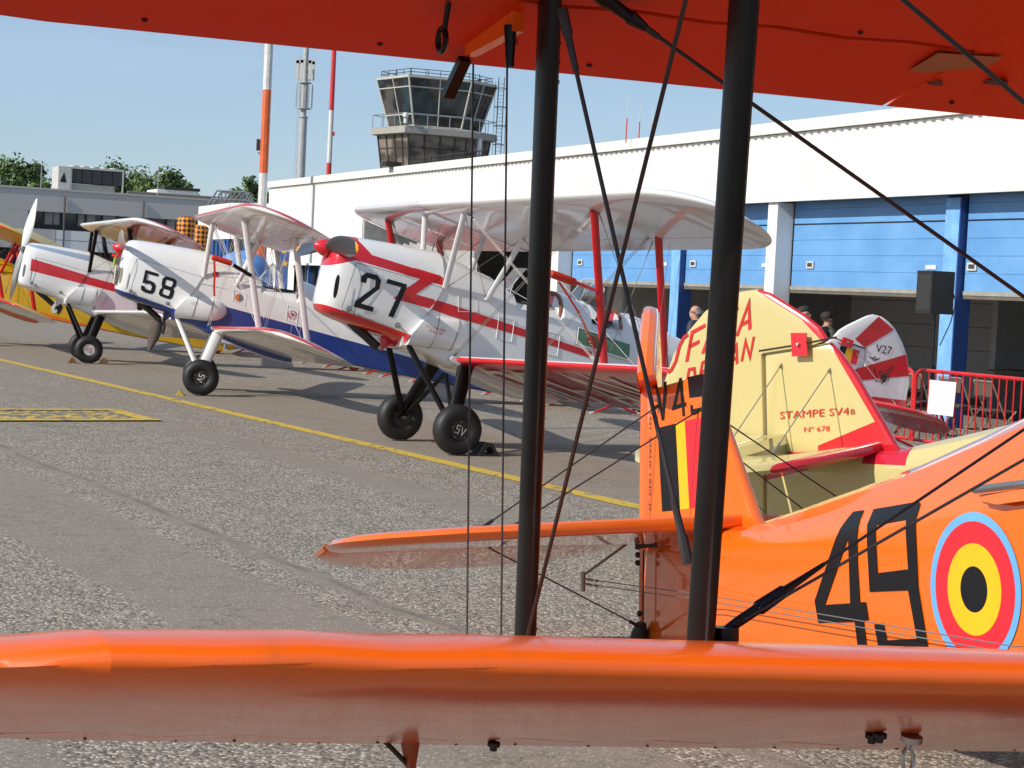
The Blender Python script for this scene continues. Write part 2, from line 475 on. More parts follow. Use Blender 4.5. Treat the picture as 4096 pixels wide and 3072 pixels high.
def biplane(cfg):
    x, y, hd, al = cfg['pose']
    root = empty('biplane', (x, y, 0), (0, -R(al), R(hd)), cfg['label'], 'biplane', 'biplanes parked on the apron')
    off = OFF
    def B(mb, name, mats, parent=None, sharp=35): return mb.build(name, mats, parent or root, off, sharp)
    S = cfg['strut']; SI = cfg.get('istrut', S); G = cfg['gear']; W_ = cfg['wire']
    Mf, Mc = cfg['fus'], cfg['cowl']
    # --- fuselage
    mb = MB(); mb.loft([ring(q[0], q[1:]) for q in FUS])
    fus = B(mb, 'fuselage', Mf, sharp=17)
    mb = MB()
    for u0, u1, w in ((-.69, -1.165, 1.335), (-1.55, -1.87, 1.256)):
        n = 14
        mb.loft([[((u0 + u1) / 2 + (u0 - u1) / 2 * k * cos(2 * pi * i / n), .26 * k * sin(2 * pi * i / n), w + dz) for i in range(n)] for k, dz in ((1.0, -.02), (1.0, .004), (.90, .004), (.88, -.01))], cap=True)
    B(mb, 'cockpit', M['dark'])
    for u, w in ((-1.19, 1.36), (-1.885, 1.28)):                     # padded rims
        mb = MB(); p = interp(FUS, u - .03)
        mb.tube([(u + .02, .29 * sin(a), 1.1 + (w + .115 - 1.1) * (cos(a) ** .5 if cos(a) > 0 else 0)) for a in [R(d) for d in range(-84, 85, 12)]], .018, 6)
        B(mb, 'coaming', M['leather'])
    for u, w in ((-.63, 1.42), (-1.43, 1.42)):                       # windscreens
        mb = MB()
        a, b, c, d = (u, -.15, w + .02), (u, .15, w + .02), (u - .16, .15, w + .25), (u - .16, -.15, w + .25)
        for q in ((a, b, c, d), (b, (u - .17, .24, w - .06), (u - .23, .22, w + .16), c), (a, (u - .17, -.24, w - .06), (u - .23, -.22, w + .16), d)):
            mb.add(q, [(0, 1, 2, 3)])
        g = B(mb, 'windscreen', M['plexi'])
        mb = MB()
        for q in ((a, b, c, d, a), (b, (u - .17, .24, w - .06), (u - .23, .22, w + .16), c), (a, (u - .17, -.24, w - .06), (u - .23, -.22, w + .16), d)):
            mb.tube(q, .004, 5)
        B(mb, 'windscreen_frame', M['strut_white'], g)
    # --- cowling
    mb = MB()
    rr = [ring(q[0], q[1:], .10 if i < 3 else .06 if i < 5 else .03) for i, q in enumerate(COWL[:-1])] + [ring(0, COWL[-1][1:], 0, urear)]
    # keep the slanted rear edge in front of the ring before it
    rr[-2] = [(max(p[0], q[0] + .01), p[1], p[2]) for p, q in zip(rr[-2], rr[-1])]
    mb.loft(rr)
    cowl = B(mb, 'cowling', Mc, sharp=50)
    mb = MB()
    for sg in (1, -1):
        for q in ([(urear(w) - .004, w) for w in (1.60, 1.45, 1.342, 1.24, 1.11, .98, .854)], [(1.058, 1.468), (1.154, 1.02)], [(1.056, 1.47), (.6, 1.415), (.151, 1.345)], [(1.15, 1.0), (.8, .935), (.446, .856)]):
            if len(q) == 2 or len(q) == 3: q = [(q[i][0] + (q[i + 1][0] - q[i][0]) * t / 8, q[i][1] + (q[i + 1][1] - q[i][1]) * t / 8) for i in range(len(q) - 1) for t in range(9)]
            mb.tube([side_pt(a, b, sg, -.001) for a, b in q], .0028, 4)
    mb.build_each('panel_seam', M['dark_steel'], cowl, off)
    mb = MB()
    for sg in (1, -1):
        for a, b in ((1.08, 1.0), (.57, .905)):
            o = Vector(side_pt(a, b + .02, sg, 0)); mb.lathe([(.03, 0), (.03, .006), (.012, .008), (.012, .02), (.0, .022)], o, (0, sg, 0), 12)
            mb.tube([o + Vector((0, sg * .012, 0)), o + Vector((-.09, sg * .02, -.06))], .004, 5)
    mb.build_each('cowl_latch', M['steel'], cowl, off)
    # engine air scoop slot on the port cheek
    mb = MB(); cs = []
    for i in range(16):
        a = 2 * pi * i / 16; cs.append((1.235 + .022 * cos(a) - .05 * (.12 * sin(a)), 1.215 + .115 * (abs(sin(a)) ** .6) * (1 if sin(a) > 0 else -1)))
    put_poly(mb, cs, lambda p, q: side_pt(p, q, 1, .003), cut=.03)
    B(mb, 'air_intake', cfg.get('slot', M['dark']), cowl)
    mb = MB(); mb.tube([(1.02, .04, .93), (.90, .05, .85), (.80, .06, .79), (.72, .06, .735), (.655, .06, .69)], [.03, .042, .045, .045, .045], 10)
    B(mb, 'exhaust_pipe', M['dark_steel'], cowl)
    mb = MB(); mb.plate([(.50, .86), (.62, .78), (.60, .66), (.55, .70), (.46, .79)], (0, .02, 0), (1, 0, 0), (0, 0, 1), .05)
    B(mb, 'cooling_flap', Mc, cowl)
    # --- propeller
    ps = math.radians(cfg.get('prop', 0)); tip = Vector((1.418, 0, 1.598)); hub = tip - AXT * .135
    e1 = Vector((0, 1, 0)); e2 = AXT.cross(e1)
    mb = MB(); rad = e1 * cos(ps) + e2 * sin(ps); tan = AXT.cross(rad)
    RP = .93; rows = []
    for sg in (-1, 1):
        rr = []
        for i in range(15):
            t = i / 14; r = .02 + (RP - .02) * t
            ch = .06 + .155 * sin(pi * min(1, t * .93 + .02)) ** .8; ch *= 1 if t < .86 else sqrt(max(.04, 1 - ((t - .86) / .15) ** 2))
            th = .05 * (1 - t) + .010; tw = R(62 - 44 * t)
            cd = (tan * sg * cos(tw) + AXT * sin(tw)); nd = (AXT * cos(tw) - tan * sg * sin(tw)); cen = hub + rad * sg * r + tan * sg * .015 * sin(pi * t)
            rr.append([cen + cd * ch / 2 * cos(a) + nd * th / 2 * sin(a) for a in (2 * pi * k / 14 for k in range(14))])
        b0 = len(mb.f); mb.loft(rr, 0)
        for k in range(b0, len(mb.f)):
            ri = (k - b0) // 14
            if ri >= 13: mb.m[k] = 1
            if cfg.get('prop_back') and sin(2 * pi * ((k - b0) % 14 + .5) / 14) * 1 < 0 and sg > 0: mb.m[k] = 2
    pr = B(mb, 'propeller', [cfg['prop_mat'], cfg['tip_mat'], M['dark_steel']])
    mb = MB(); mb.lathe([(.055, -.09), (.06, .0)], hub, AXT, 16); B(mb, 'propeller_hub', M['dark_steel'], pr)
    if cfg.get('spinner'):
        mb = MB(); mb.lathe([(.088, -.012), (.09, .0), (.082, .04), (.062, .08), (.034, .115), (.012, .132), (0.0, .136)], hub, AXT, 24)
        B(mb, 'spinner', cfg['spinner'], pr)
    else:
        mb = MB(); mb.lathe([(.07, 0), (.07, .03), (.03, .035), (.03, .07), (0, .075)], hub, AXT, 16); B(mb, 'hub_plate', M['steel'], pr)
    # --- oil tank on the port side
    mb = MB(); rr = []
    for i in range(13):
        t_ = i / 12; k = 1.0 if t_ < .55 else max(.05, 1 - ((t_ - .55) / .45) ** 2.6) ** .5
        ring_ = []
        for j in range(24):
            q = 2 * pi * j / 24; w_ = .905 + .160 * k * sin(q); uf_ = min(.46, urear(w_) + .01)
            ring_.append((uf_ + (-.235 - uf_) * t_ - .0 * k, .315 + .105 * k * max(0, cos(q)) ** .6 - (.03 if cos(q) < 0 else 0), w_ + .01 * t_))
        rr.append(ring_)
    mb.loft(rr); tank = B(mb, 'oil_tank', cfg.get('tank', Mf), sharp=60)
    mb = MB()
    for uu in (.20, -.02):
        mb.tube([(uu - .03 * sin(q), .315 + .108 * max(0, cos(q)) ** .6, .908 + .161 * sin(q)) for q in [R(d) for d in range(-90, 91, 12)]], .004, 4)
    mb.build_each('tank_strap', M['wire'], tank, off)
    # --- wings
    UWG = Wing(.37, .150, 2.234 - .027 * 2.605, .027, cfg.get('uinc', 14.6))
    LWG = Wing(.03, .180, .768 - .045 * 2.5 + cfg.get('lw_dw', 0), .045, cfg.get('linc', 13.8), vtip=3.97, nosefab=2.95)
    wm = cfg['wing_u']; wl = cfg['wing_l']
    mb = MB()
    for sg in (1, -1):
        UWG.block(mb, 0, 1.72, 0, 1, 12, sg, False, True)
        UWG.block(mb, 1.72, 3.62, 0, .745, 13, sg, True, True)
        UWG.block(mb, 3.62, 4.19, 0, 1, 14, sg, True, False)
    uw = B(mb, 'upper_wing', wm, sharp=60)
    for sg in (1, -1):
        mb = MB(); UWG.block(mb, 1.728, 3.612, .757, 1, 13, sg); B(mb, 'aileron', wm, uw, sharp=60)
    for sg in (1, -1):
        mb = MB()
        LWG.block(mb, .33, 1.60, 0, 1, 9, sg)
        LWG.block(mb, 1.60, 3.50, 0, .745, 13, sg)
        LWG.block(mb, 3.50, 3.97, 0, 1, 14, sg, True, False)
        lw = B(mb, 'lower_wing', wl, sharp=60)
        mb = MB(); LWG.block(mb, 1.608, 3.492, .757, 1, 13, sg); B(mb, 'aileron', wl, lw, sharp=60)
        mb = MB(); rr = []
        for v, k in ((.30, 1.25), (.36, 1.12), (.42, 1.02)):          # wing root fairing
            rr.append([(-.05 - .62 * (1 - cos(q)) * .98 + .06, sg * v, LWG.pt(.42, .0, True)[2] - .155 * (1 - cos(q)) * .98 + .10 * k * sin(q) * (1 if sin(q) > 0 else .8)) for q in (2 * pi * j / 24 for j in range(24))])
        mb.loft(rr); B(mb, 'root_fairing', Mf, lw)
    cfg['UWG'], cfg['LWG'] = UWG, LWG
    # --- struts and wires
    def top(WG, v, x, upper, dz=0):
        p = WG.pt(v, x, upper, False); return Vector((p[0], p[1], p[2] + dz))
    for sg in (1, -1):
        fl = lambda p: Vector((p[0], sg * p[1], p[2]))
        lf, lr = top(LWG, 2.47, .17, True, -.01), top(LWG, 2.495, .70, True, -.01)
        uf, ur = top(UWG, 2.605, .19, False, .01), top(UWG, 2.632, .73, False, .01)
        cfg['nodes'] = (lf, lr, uf, ur)
        for a, b in ((lf, uf), (lr, ur)):
            mb = MB(); mb.bar(fl(a), fl(b), .078, .032, (1, 0, 0), n=16); st = B(mb, 'interplane_strut', SI)
            mb = MB()
            d = (b - a).normalized()
            for p, s_ in ((a, 1), (b, -1)):
                for k in range(7): mb.lathe([(.0045, 0), (.0045, .003), (0, .005)], fl(p + d * s_ * (.02 + .018 * (k + 2)) + Vector((.012 * (-1) ** k, -.0165, 0))), (0, -sg, 0), 8)
            mb.build_each('strut_bolt', M['steel'] if SI is not M['strut_black'] else M['strut_black'], st, off)
        cfb, cft = Vector((.13, .32, 1.345)), top(UWG, .524, .15, False, .01)
        crb, crt = Vector((-.319, .345, 1.285)), top(UWG, .504, .70, False, .01)
        for a, b in ((cfb, cft), (crb, crt)):
            mb = MB(); mb.bar(fl(a), fl(b), .062, .032, (1, 0, 0)); B(mb, 'cabane_strut', S)
        r = cfg.get('wr', .0032)
        root_f, root_r = Vector((-.02, .40, .70)), Vector((-.75, .40, .58))
        def wire(nm, a, b, both=True, rr=r, ends=True):
            if cfg.get('single'): both = False
            mb = MB(); a, b = fl(a), fl(b); d = (b - a).normalized()
            for o in ((-.012, .012) if both else (0,)):
                sh = Vector((o, 0, 0)); mb.tube([a + sh, b + sh], rr, 6)
                if ends:
                    for p, s_ in ((a, 1), (b, -1)): mb.tube([p + sh, p + sh + d * s_ * .05, p + sh + d * s_ * .055, p + sh + d * s_ * .12], [rr * 2.6, rr * 2.4, rr * 1.8, rr * 1.5], 8)
            return B(mb, nm, W_)
        if cfg.get('single'):
            wire('flying_wire', Vector((-.20, 2.82, 2.115)), Vector((-.15, .40, .68))); wire('flying_wire', Vector((-.87, 2.53, 1.97)), Vector((-.4, .40, .62)))
            lb = Vector((-.62, 2.42, .815)); wire('landing_wire', lb, Vector((-.2, .52, 2.03)), False, .0028, False); wire('landing_wire', lb, Vector((.35, .40, 2.12)), False, .0028, False)
            wire('incidence_wire', uf + Vector((-.05, .02, -.02)), Vector((-1.17, 2.575, .60)), False); wire('incidence_wire', ur + Vector((.05, 0, -.04)), lf + Vector((-.04, 0, .14)), False)
            mb = MB(); d_ = (fl(Vector((-.2, .52, 2.03))) - fl(lb)).normalized(); p_ = fl(lb)
            mb.tube([p_ - d_ * .01, p_ + d_ * .03, p_ + d_ * .07, p_ + d_ * .075, p_ + d_ * .13, p_ + d_ * .135, p_ + d_ * .22], [.007, .010, .010, .014, .012, .008, .004], 10)
            mb.lathe([(.026, -.012), (.026, .012)], p_ + Vector((0, 0, -.005)), (0, 0, 1), 14)
            B(mb, 'wire_fitting', M['strut_black'])
            mb = MB(); p_ = fl(Vector((-.87, 2.53, 1.97))); d_ = (fl(Vector((-.4, .40, .62))) - p_).normalized()
            mb.tube([p_ - d_ * .05, p_ + d_ * .0, p_ + d_ * .01, p_ + d_ * .05, p_ + d_ * .055, p_ + d_ * .09], [.014, .017, .013, .012, .015, .008], 10); B(mb, 'wire_fitting', M['strut_black'])
        else:
            wire('flying_wire', uf + Vector((-.03, -.06, 0)), root_f); wire('flying_wire', ur + Vector((.03, -.12, 0)), root_r)
            wire('landing_wire', lf + Vector((.0, -.12, .0)), cft + Vector((-.02, .03, 0))); wire('landing_wire', lr + Vector((.02, -.10, .0)), crt + Vector((.02, .03, 0)), False)
            wire('incidence_wire', uf + Vector((-.05, 0, -.02)), lr + Vector((.05, 0, .04)), False); wire('incidence_wire', ur + Vector((.05, 0, -.04)), lf + Vector((-.04, 0, .14)), False)
        wire('cabane_wire', cft, crb, False, r * .9); wire('cabane_wire', crt, cfb, False, r * .9)
        for v_, x_, dz_ in ((2.69, .90, -.05), (2.67, .81, -.02)):
            p_ = top(UWG, v_, x_, False, dz_); wire('aileron_cable', p_, Vector((p_.x, p_.y, LWG.pt(v_, (LWG.le(v_)[0] - p_.x) / (1.25 * cos(LWG.inc)), True)[2] - .01)), False, r * .5, False)
        # --- undercarriage
        wc = Vector((0, .78, 0))
        mb = MB(); mb.bar(fl((-.156, .41, .60)), fl((.0, .66, .09)), .165, .092, (1, 0, 0), n=18, c2=.140); B(mb, 'oleo_leg', cfg.get('oleo', G))
        mb = MB(); mb.bar(fl((.427, .279, .76)), fl((.03, .655, .05)), .062, .046, (1, 0, 0)); B(mb, 'gear_strut', cfg.get('oleo', G))
        mb = MB(); mb.tube([fl((0, .70, 0)), fl((-.12, .03, .50))], .024, 8); B(mb, 'axle_brace', G)
        mb = MB(); mb.tube([fl((0, .55, 0)), fl((0, .80, 0))], .022, 10); B(mb, 'axle', M['dark_steel'])
        wh = empty('wheel', (off[0], sg * .78, off[2])); wh.parent = root
        mb = MB(); q = [(.100, -.075), (.125, -.093), (.165, -.102), (.205, -.092), (.232, -.062), (.2455, -.02), (.2455, .02), (.232, .062), (.205, .092), (.165, .102), (.125, .093), (.100, .075)]
        n = 48; rings = [[Vector((max(r_, .0) * cos(2 * pi * k / n), h, r_ * sin(2 * pi * k / n))) for k in range(n)] for r_, h in q]
        gz = Vector((-sin(R(al)), 0, -cos(R(al))))                      # flattened where it stands
        for rg in rings:
            for i_, p_ in enumerate(rg):
                dp = p_.dot(gz)
                if dp > .234: rg[i_] = p_ - gz * (dp - .234) + Vector((0, .10 * (dp - .234) * (1 if p_.y > 0 else -1), 0))
        mb.loft(rings, cap=False); ty = mb.build('tyre', M['rubber'], wh)
        mb = MB(); mb.lathe([(.104, -.07), (.104, .07), (.098, .078), (.0, .080)], (0, 0, 0), (0, sg, 0), 32); hb = mb.build('hub_cap', cfg.get('hub', M['black']), wh)
        mb = MB()
        for k in range(5):
            a = 2 * pi * k / 5 + .3; mb.lathe([(.006, 0), (.006, .004), (0, .006)], (.085 * cos(a), sg * .079, .085 * sin(a)), (0, sg, 0), 8)
        ang = R(cfg.get('hubang', 0))
        def hubfn(px, py): return (-(px * cos(ang) - py * sin(ang)) * sg, sg * .0835, px * sin(ang) + py * cos(ang))
        mb.build_each('hub_bolt', M['steel'], hb)
        mb = MB()
        put_stroke(mb, [(-.005, .038), (-.045, .038), (-.045, .004), (-.012, .004), (-.012, -.036), (-.052, -.036)], .009, hubfn); put_stroke(mb, [(.008, .038), (.030, -.036), (.052, .038)], .009, hubfn)
        mb.build('hub_lettering', cfg.get('hubtxt', M['white_letter']), hb)
    # --- tail
    def rot_r(u, v, w, a):
        hu = -5.08; du = u - hu; return (hu + du * cos(a) - v * sin(a), du * sin(a) + v * cos(a), w)
    mb = MB(); pillow(mb, FIN, lambda a, b, h: (a, h, b), .055); fin = B(mb, 'fin', cfg['fin'])
    ra = -R(cfg.get('rudder', 0))
    mb = MB(); pillow(mb, RUDDER, lambda a, b, h: rot_r(-5.08 + (a + 5.08) * (cfg.get('rudk', 1) if a < -5.08 else 1), h, b, ra), .060 if not ra else .085); rud = B(mb, 'rudder', cfg['rud'])
    cfg['rot_r'] = lambda u, v, w: rot_r(u, v, w, ra)
    ti = R(cfg.get('tinc', 7.5)); kv = cfg.get('tpk', 1.0)
    def tp(a, b, h): d = -4.27 - a; return (-4.27 - d * cos(ti) + h * sin(ti), b * kv, .835 - d * sin(ti) + h * cos(ti) - cfg.get('tdroop', .02) * abs(b * kv))
    mb = MB(); pillow(mb, TAILP + [(a, -b) for a, b in reversed(TAILP[1:-1])], tp, .06, inset=.045); B(mb, 'tailplane', cfg['tailp'])
    el = R(cfg.get('elev', 8))
    for sg in (1, -1):
        def ep(a, b, h):
            d = -5.0 - a; q = tp(-5.0 - d * cos(el) + h * sin(el), b * sg, -d * sin(el) + h); return q
        mb = MB(); pillow(mb, ELEV, ep, .045); B(mb, 'elevator', cfg['tailp'])
        fl = lambda p: Vector((p[0], sg * p[1], p[2]))
        for a, b in (((-4.62, 0, 1.30), (-4.62, .9 * kv, .80)), ((-4.95, 0, 1.33), (-4.98, .9 * kv, .76)), ((-4.98, .9 * kv, .73), (-4.9, .10, .33))):
            mb = MB(); a, b = fl(a), fl(b); d = (b - a).normalized(); mb.tube([a, b], .0035, 6); mb.tube([b - d * .1, b], .008, 6); mb.tube([a, a + d * .06], .008, 6); B(mb, 'tail_brace_wire', W_)
    mb = MB(); mb.tube([(-4.78, 0, .33), (-4.90, 0, .215)], .022, 8); mb.plate([(-.06, 0), (.06, 0), (.05, .09), (-.05, .09)], (-4.89, 0, .22), (1, 0, 0), (0, 0, 1), .07)
    tw = B(mb, 'tailwheel_fork', cfg.get('fork', M['dark_steel']))
    mb = MB(); tz = .19 + .105; cw = Vector((-4.9, 0, .292))
    cz = (0.105 - RW + 4.9 * sin(R(al))) / cos(R(al)); mb.lathe([(.03, -.03), (.085, -.034), (.10, -.02), (.105, 0), (.10, .02), (.085, .034), (.03, .03)], (-4.9, 0, cz), (0, 1, 0), 24); B(mb, 'tailwheel', M['rubber'])
    mb = MB()
    for sg in (1, -1): mb.tube([(-4.9, .045 * sg, cz), (-4.88, .035 * sg, cz + .10), (-4.85, .01 * sg, .34)], .014, 6)
    B(mb, 'tailwheel_leg', cfg.get('fork', M['dark_steel']), tw)
    cfg['root'], cfg['parts'] = root, dict(fus=fus, cowl=cowl, tank=tank, fin=fin, rud=rud, uw=uw, prop=pr)
    return root
def mark(cfg, parent, name, mat, fill):
    mb = MB(); fill(mb)
    return mb.build(name, mat, cfg['parts'][parent], OFF, 20)
# outlines of the painted numbers and marks, in metres on the aircraft's skin (u, w)
T = {"n27_2":[[1.0,1.293],[0.996,1.351],[0.945,1.39],[0.836,1.378],[0.793,1.333],[0.8,1.249],[0.969,1.087],[0.83,1.066],[0.838,1.021],[1.038,1.046],[1.03,1.099],[0.849,1.263],[0.844,1.33],[0.934,1.34],[0.944,1.285]],"n27_7":[[0.736,1.315],[0.733,1.359],[0.53,1.331],[0.531,1.289],[0.624,0.994],[0.677,1.001],[0.583,1.297]],"z27":[[1.076,1.517],[0.857,1.548],[0.641,1.53],[0.176,1.462],[0.428,1.249],[0.059,1.199],[0.042,1.079],[0.263,1.129],[0.566,1.167],[0.65,1.176],[0.539,1.283],[0.398,1.403],[0.696,1.439],[1.067,1.493]],"n58_5":[[0.924,1.338],[0.739,1.308],[0.745,1.268],[0.891,1.292],[0.894,1.199],[0.839,1.201],[0.785,1.179],[0.758,1.141],[0.761,1.077],[0.779,1.034],[0.808,1.02],[0.913,1.037],[0.949,1.062],[0.954,1.119],[0.902,1.114],[0.9,1.08],[0.821,1.065],[0.807,1.116],[0.833,1.157],[0.942,1.153]],"n58_8o":[[0.638,1.29],[0.525,1.271],[0.486,1.243],[0.49,1.175],[0.519,1.137],[0.502,1.099],[0.514,1.015],[0.539,0.985],[0.576,0.984],[0.682,1.01],[0.706,1.036],[0.7,1.093],[0.672,1.127],[0.686,1.178],[0.681,1.253]],"n58_8a":[[0.631,1.241],[0.546,1.235],[0.532,1.214],[0.547,1.16],[0.561,1.154],[0.633,1.17],[0.639,1.184]],"n58_8b":[[0.648,1.116],[0.569,1.104],[0.556,1.087],[0.568,1.033],[0.581,1.028],[0.653,1.044],[0.659,1.062]],"n49_4":[[-3.254,0.911],[-3.182,0.919],[-3.194,0.859],[-3.188,0.733],[-3.172,0.599],[-3.133,0.603],[-3.115,0.543],[-3.147,0.538],[-3.106,0.366],[-3.165,0.359],[-3.206,0.528],[-3.455,0.501],[-3.482,0.578],[-3.412,0.692],[-3.315,0.848]],"n49_4h":[[-3.253,0.819],[-3.236,0.59],[-3.41,0.57]],"n49_9":[[-3.116,0.925],[-2.829,0.961],[-2.815,0.951],[-2.83,0.906],[-2.809,0.678],[-2.742,0.458],[-3.04,0.42],[-3.079,0.531],[-3.019,0.54],[-2.998,0.485],[-2.817,0.509],[-2.87,0.664],[-3.109,0.64],[-3.135,0.87]],"n49_9h":[[-3.077,0.872],[-2.891,0.898],[-2.87,0.734],[-3.059,0.708]],"roundel_c":[[-2.494,0.696]],"outl":[[-3.891,0.874],[-3.031,1.083],[-2.253,1.222],[-4.06,0.76],[-3.315,0.846],[-2.811,0.902],[-2.252,0.975]],"rail":[[-2.451,1.009],[-2.249,1.035],[-2.435,0.988],[-2.369,0.974]],"cab":[[-4.184,0.514],[-2.251,0.539],[-4.183,0.496],[-2.25,0.525]],"v49_v":[[-4.985,1.403],[-4.966,1.407],[-4.915,1.297],[-4.903,1.415],[-4.878,1.416],[-4.899,1.247],[-4.92,1.245]],"v49_4":[[-4.773,1.428],[-4.75,1.429],[-4.735,1.322],[-4.715,1.323],[-4.715,1.306],[-4.73,1.304],[-4.725,1.263],[-4.745,1.263],[-4.75,1.302],[-4.833,1.288],[-4.832,1.296]],"v49_4h":[[-4.769,1.396],[-4.755,1.318],[-4.801,1.311]],"v49_9":[[-4.705,1.43],[-4.573,1.442],[-4.577,1.285],[-4.677,1.271],[-4.681,1.309],[-4.663,1.311],[-4.659,1.292],[-4.589,1.3],[-4.586,1.346],[-4.689,1.341]],"v49_9h":[[-4.675,1.41],[-4.589,1.419],[-4.59,1.371],[-4.667,1.363]],"fl49k":[[-4.956,1.213],[-4.801,1.232],[-4.758,0.861],[-4.911,0.847]],"fl49y":[[-4.801,1.232],[-4.726,1.242],[-4.683,0.869],[-4.758,0.861]],"fl49r":[[-4.726,1.242],[-4.561,1.259],[-4.52,0.884],[-4.683,0.869]],"t27_a":[[-5.183,1.747],[-5.41,1.627],[-5.057,1.382],[-4.91,1.458]],"t27_b":[[-5.617,1.373],[-5.698,1.138],[-4.997,1.004],[-4.876,1.096]],"t27_c":[[-5.692,0.862],[-5.704,0.654],[-5.3,0.611],[-5.12,0.852]],"t27_fk":[[-4.735,1.366],[-4.821,1.359],[-4.795,1.209],[-4.715,1.229]],"t27_fy":[[-4.821,1.359],[-4.906,1.35],[-4.89,1.189],[-4.795,1.209]],"t27_fr":[[-4.906,1.35],[-4.993,1.339],[-4.971,1.18],[-4.89,1.189]],"t27_txt":[[-5.202,1.447],[-5.218,1.349],[-5.434,1.339],[-5.419,1.438]],"t27_emb":[[-5.194,1.281],[-5.5,0.978]],"t27_lock":[[-4.742,1.462],[-4.885,1.439],[-4.871,1.354],[-4.719,1.383]],"r_str":[[1.142,1.44],[0.16,1.293],[-0.434,1.197],[-0.432,1.055],[0.256,1.131],[1.183,1.232]],"r_top":[[1.261,1.71],[1.125,1.708],[0.16,1.653],[0.15,1.527],[1.116,1.64],[1.267,1.653]],"door27":[[-1.352,1.149],[-1.961,1.053],[-1.964,0.889],[-1.351,0.982]],"z27b":[[0.049,1.119],[-0.783,1.054],[-1.548,0.923],[-1.542,0.857],[-0.794,0.977],[0.039,1.044]],"exh":[[0.946,0.86],[0.812,0.779],[0.72,0.728],[0.632,0.68]],"oiltxt":[[0.311,0.97],[0.097,0.944],[0.272,0.93],[0.126,0.913]],"stk58":[[0.021,1.451],[-0.068,1.449],[-0.068,1.37],[0.022,1.372]],"stk58b":[[-0.341,1.104],[-0.378,1.161]],"stk58c":[[-1.129,1.0],[-1.176,1.006],[-1.07,1.087],[-1.201,1.071],[-1.197,0.9],[-1.054,0.921]],"red27nose":[[1.337,1.392],[1.263,1.418],[1.039,1.496]]}
def side(sg, eps=.004): return lambda a, b: side_pt(a, b, sg, eps)
def finf(sg, h=.030, fn=None):
    if fn: return lambda a, b: fn(a, sg * h, b)
    return lambda a, b: (a, sg * h, b)

# ---------- biplane 27: white with red stripe and red lower wing undersides
def nose_red(u, v, w):
    low = ((w - u * .135) > 1.349) & (u < 1.062)
    nose = ((w + u * .37) > 1.885) & (u > 1.06)
    pill = ((w - u * .1555) > 1.4254) & (u < 1.02) & ((w - u) > .662) & (v.abs() > .045)
    chin = w < (u * .205 + .763)
    return ((low | nose) & pill.inv()) | chin
c27 = dict(pose=(-.82594, 18.70688, 204.2285, 5.093), label='white biplane with black number 27, red zigzag stripe and red nose', strut=M['strut_white'], istrut=M['strut_red'], gear=M['strut_black'], wire=M['wire'])
p_white = paint('white_dope', WHITE, rough=.25, off=OFF, dirt=.12)
c27['fus'] = paint('white_dope_red_spine', WHITE, [(lambda u, v, w: (v.abs() < .05) & (w > 1.25), RED)], off=OFF, dirt=.12)
c27['cowl'] = paint('white_and_red_cowl_paint', WHITE, [(nose_red, RED)], off=OFF, dirt=.05, wave=.015)
c27['tank'] = p_white
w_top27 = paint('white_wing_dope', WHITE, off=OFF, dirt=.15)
w_und27 = paint('white_wing_dope_pink_reflection', (.72, .66, .64), off=OFF, dirt=.45, dirtc=(.50, .34, .30), rough=.2, coat=.9)  # white underside; pink tint and reddish blotches paint in reflections of red
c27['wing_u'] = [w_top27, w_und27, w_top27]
r_und = paint('dark_red_wing_dope', (.50, .014, .020), off=OFF, dirt=.25, dirtc=(.12, .01, .01), rough=.2, coat=.9)
c27['wing_l'] = [w_top27, r_und, paint('red_white_leading_edge', RED, [(lambda u, v, w: (w - (v.abs() * .045 + .673)) > 0.0, WHITE)], off=OFF, dirt=.1)]
c27['fin'] = paint('white_tail_dope', WHITE, off=OFF, dirt=.06); c27['rud'] = c27['fin']
c27['tailp'] = paint('red_tail_dope', (.55, .012, .02), off=OFF, dirt=.1)
c27['prop_mat'], c27['tip_mat'], c27['spinner'] = M['prop_grey'], M['prop_yellow'], M['red']
c27['prop'] = 0; c27['hubang'] = -17; c27['elev'] = 14
biplane(c27)
mark(c27, 'cowl', 'number', M['digit'], lambda mb: (put_poly(mb, T['n27_2'], side(1, .005)), put_poly(mb, T['n27_7'], side(1, .005))))
mark(c27, 'cowl', 'zigzag_stripe', M['red'], lambda mb: put_poly(mb, [(.398, 1.403), (.566, 1.425), (.70, 1.505), (.44, 1.500), (.176, 1.462), (.428, 1.249), (.20, 1.219), (.263, 1.129), (.566, 1.167), (.65, 1.176), (.539, 1.283)], side(1, .0035), cut=.04))
mark(c27, 'fus', 'stripe', M['red'], lambda mb: put_poly(mb, [(.25, 1.228), (.049, 1.199)] + [tuple(p) for p in T['z27b'][1:5]] + [(.039, 1.085), (.26, 1.129)], side(1, .003), cut=.08))
def oil27(mb):
    f = lambda a, b: (.318 - a, .315 + .105 + .004, .945 - (a * .10) + b)
    put_text(mb, 'Oil 2 Imp Galls', f, 0, .0, .026, .215); put_text(mb, 'W 80 / 100', f, .04, -.040, .026, .15)
mark(c27, 'tank', 'oil_lettering', M['red_letter'], oil27)
def rev27(mb):
    for i in range(10): mb.lathe([(.005, 0), (0, .004)], side_pt(1.02 - i * .06, 1.452 - i * .008, 1, 0), (0, 1, 0), 6); mb.lathe([(.005, 0), (0, .004)], side_pt(1.02 - i * .06, 1.415 - i * .008, 1, 0), (0, 1, 0), 6)
    for i in range(9): mb.lathe([(.005, 0), (0, .004)], side_pt(1.185 - i * .012 * 0 - .09 * i / 8 * -.9, 1.05 + i * .045, 1, 0), (0, 1, 0), 6)
mb = MB(); rev27(mb); mb.build_each('rivet', M['steel'], c27['parts']['cowl'], OFF)
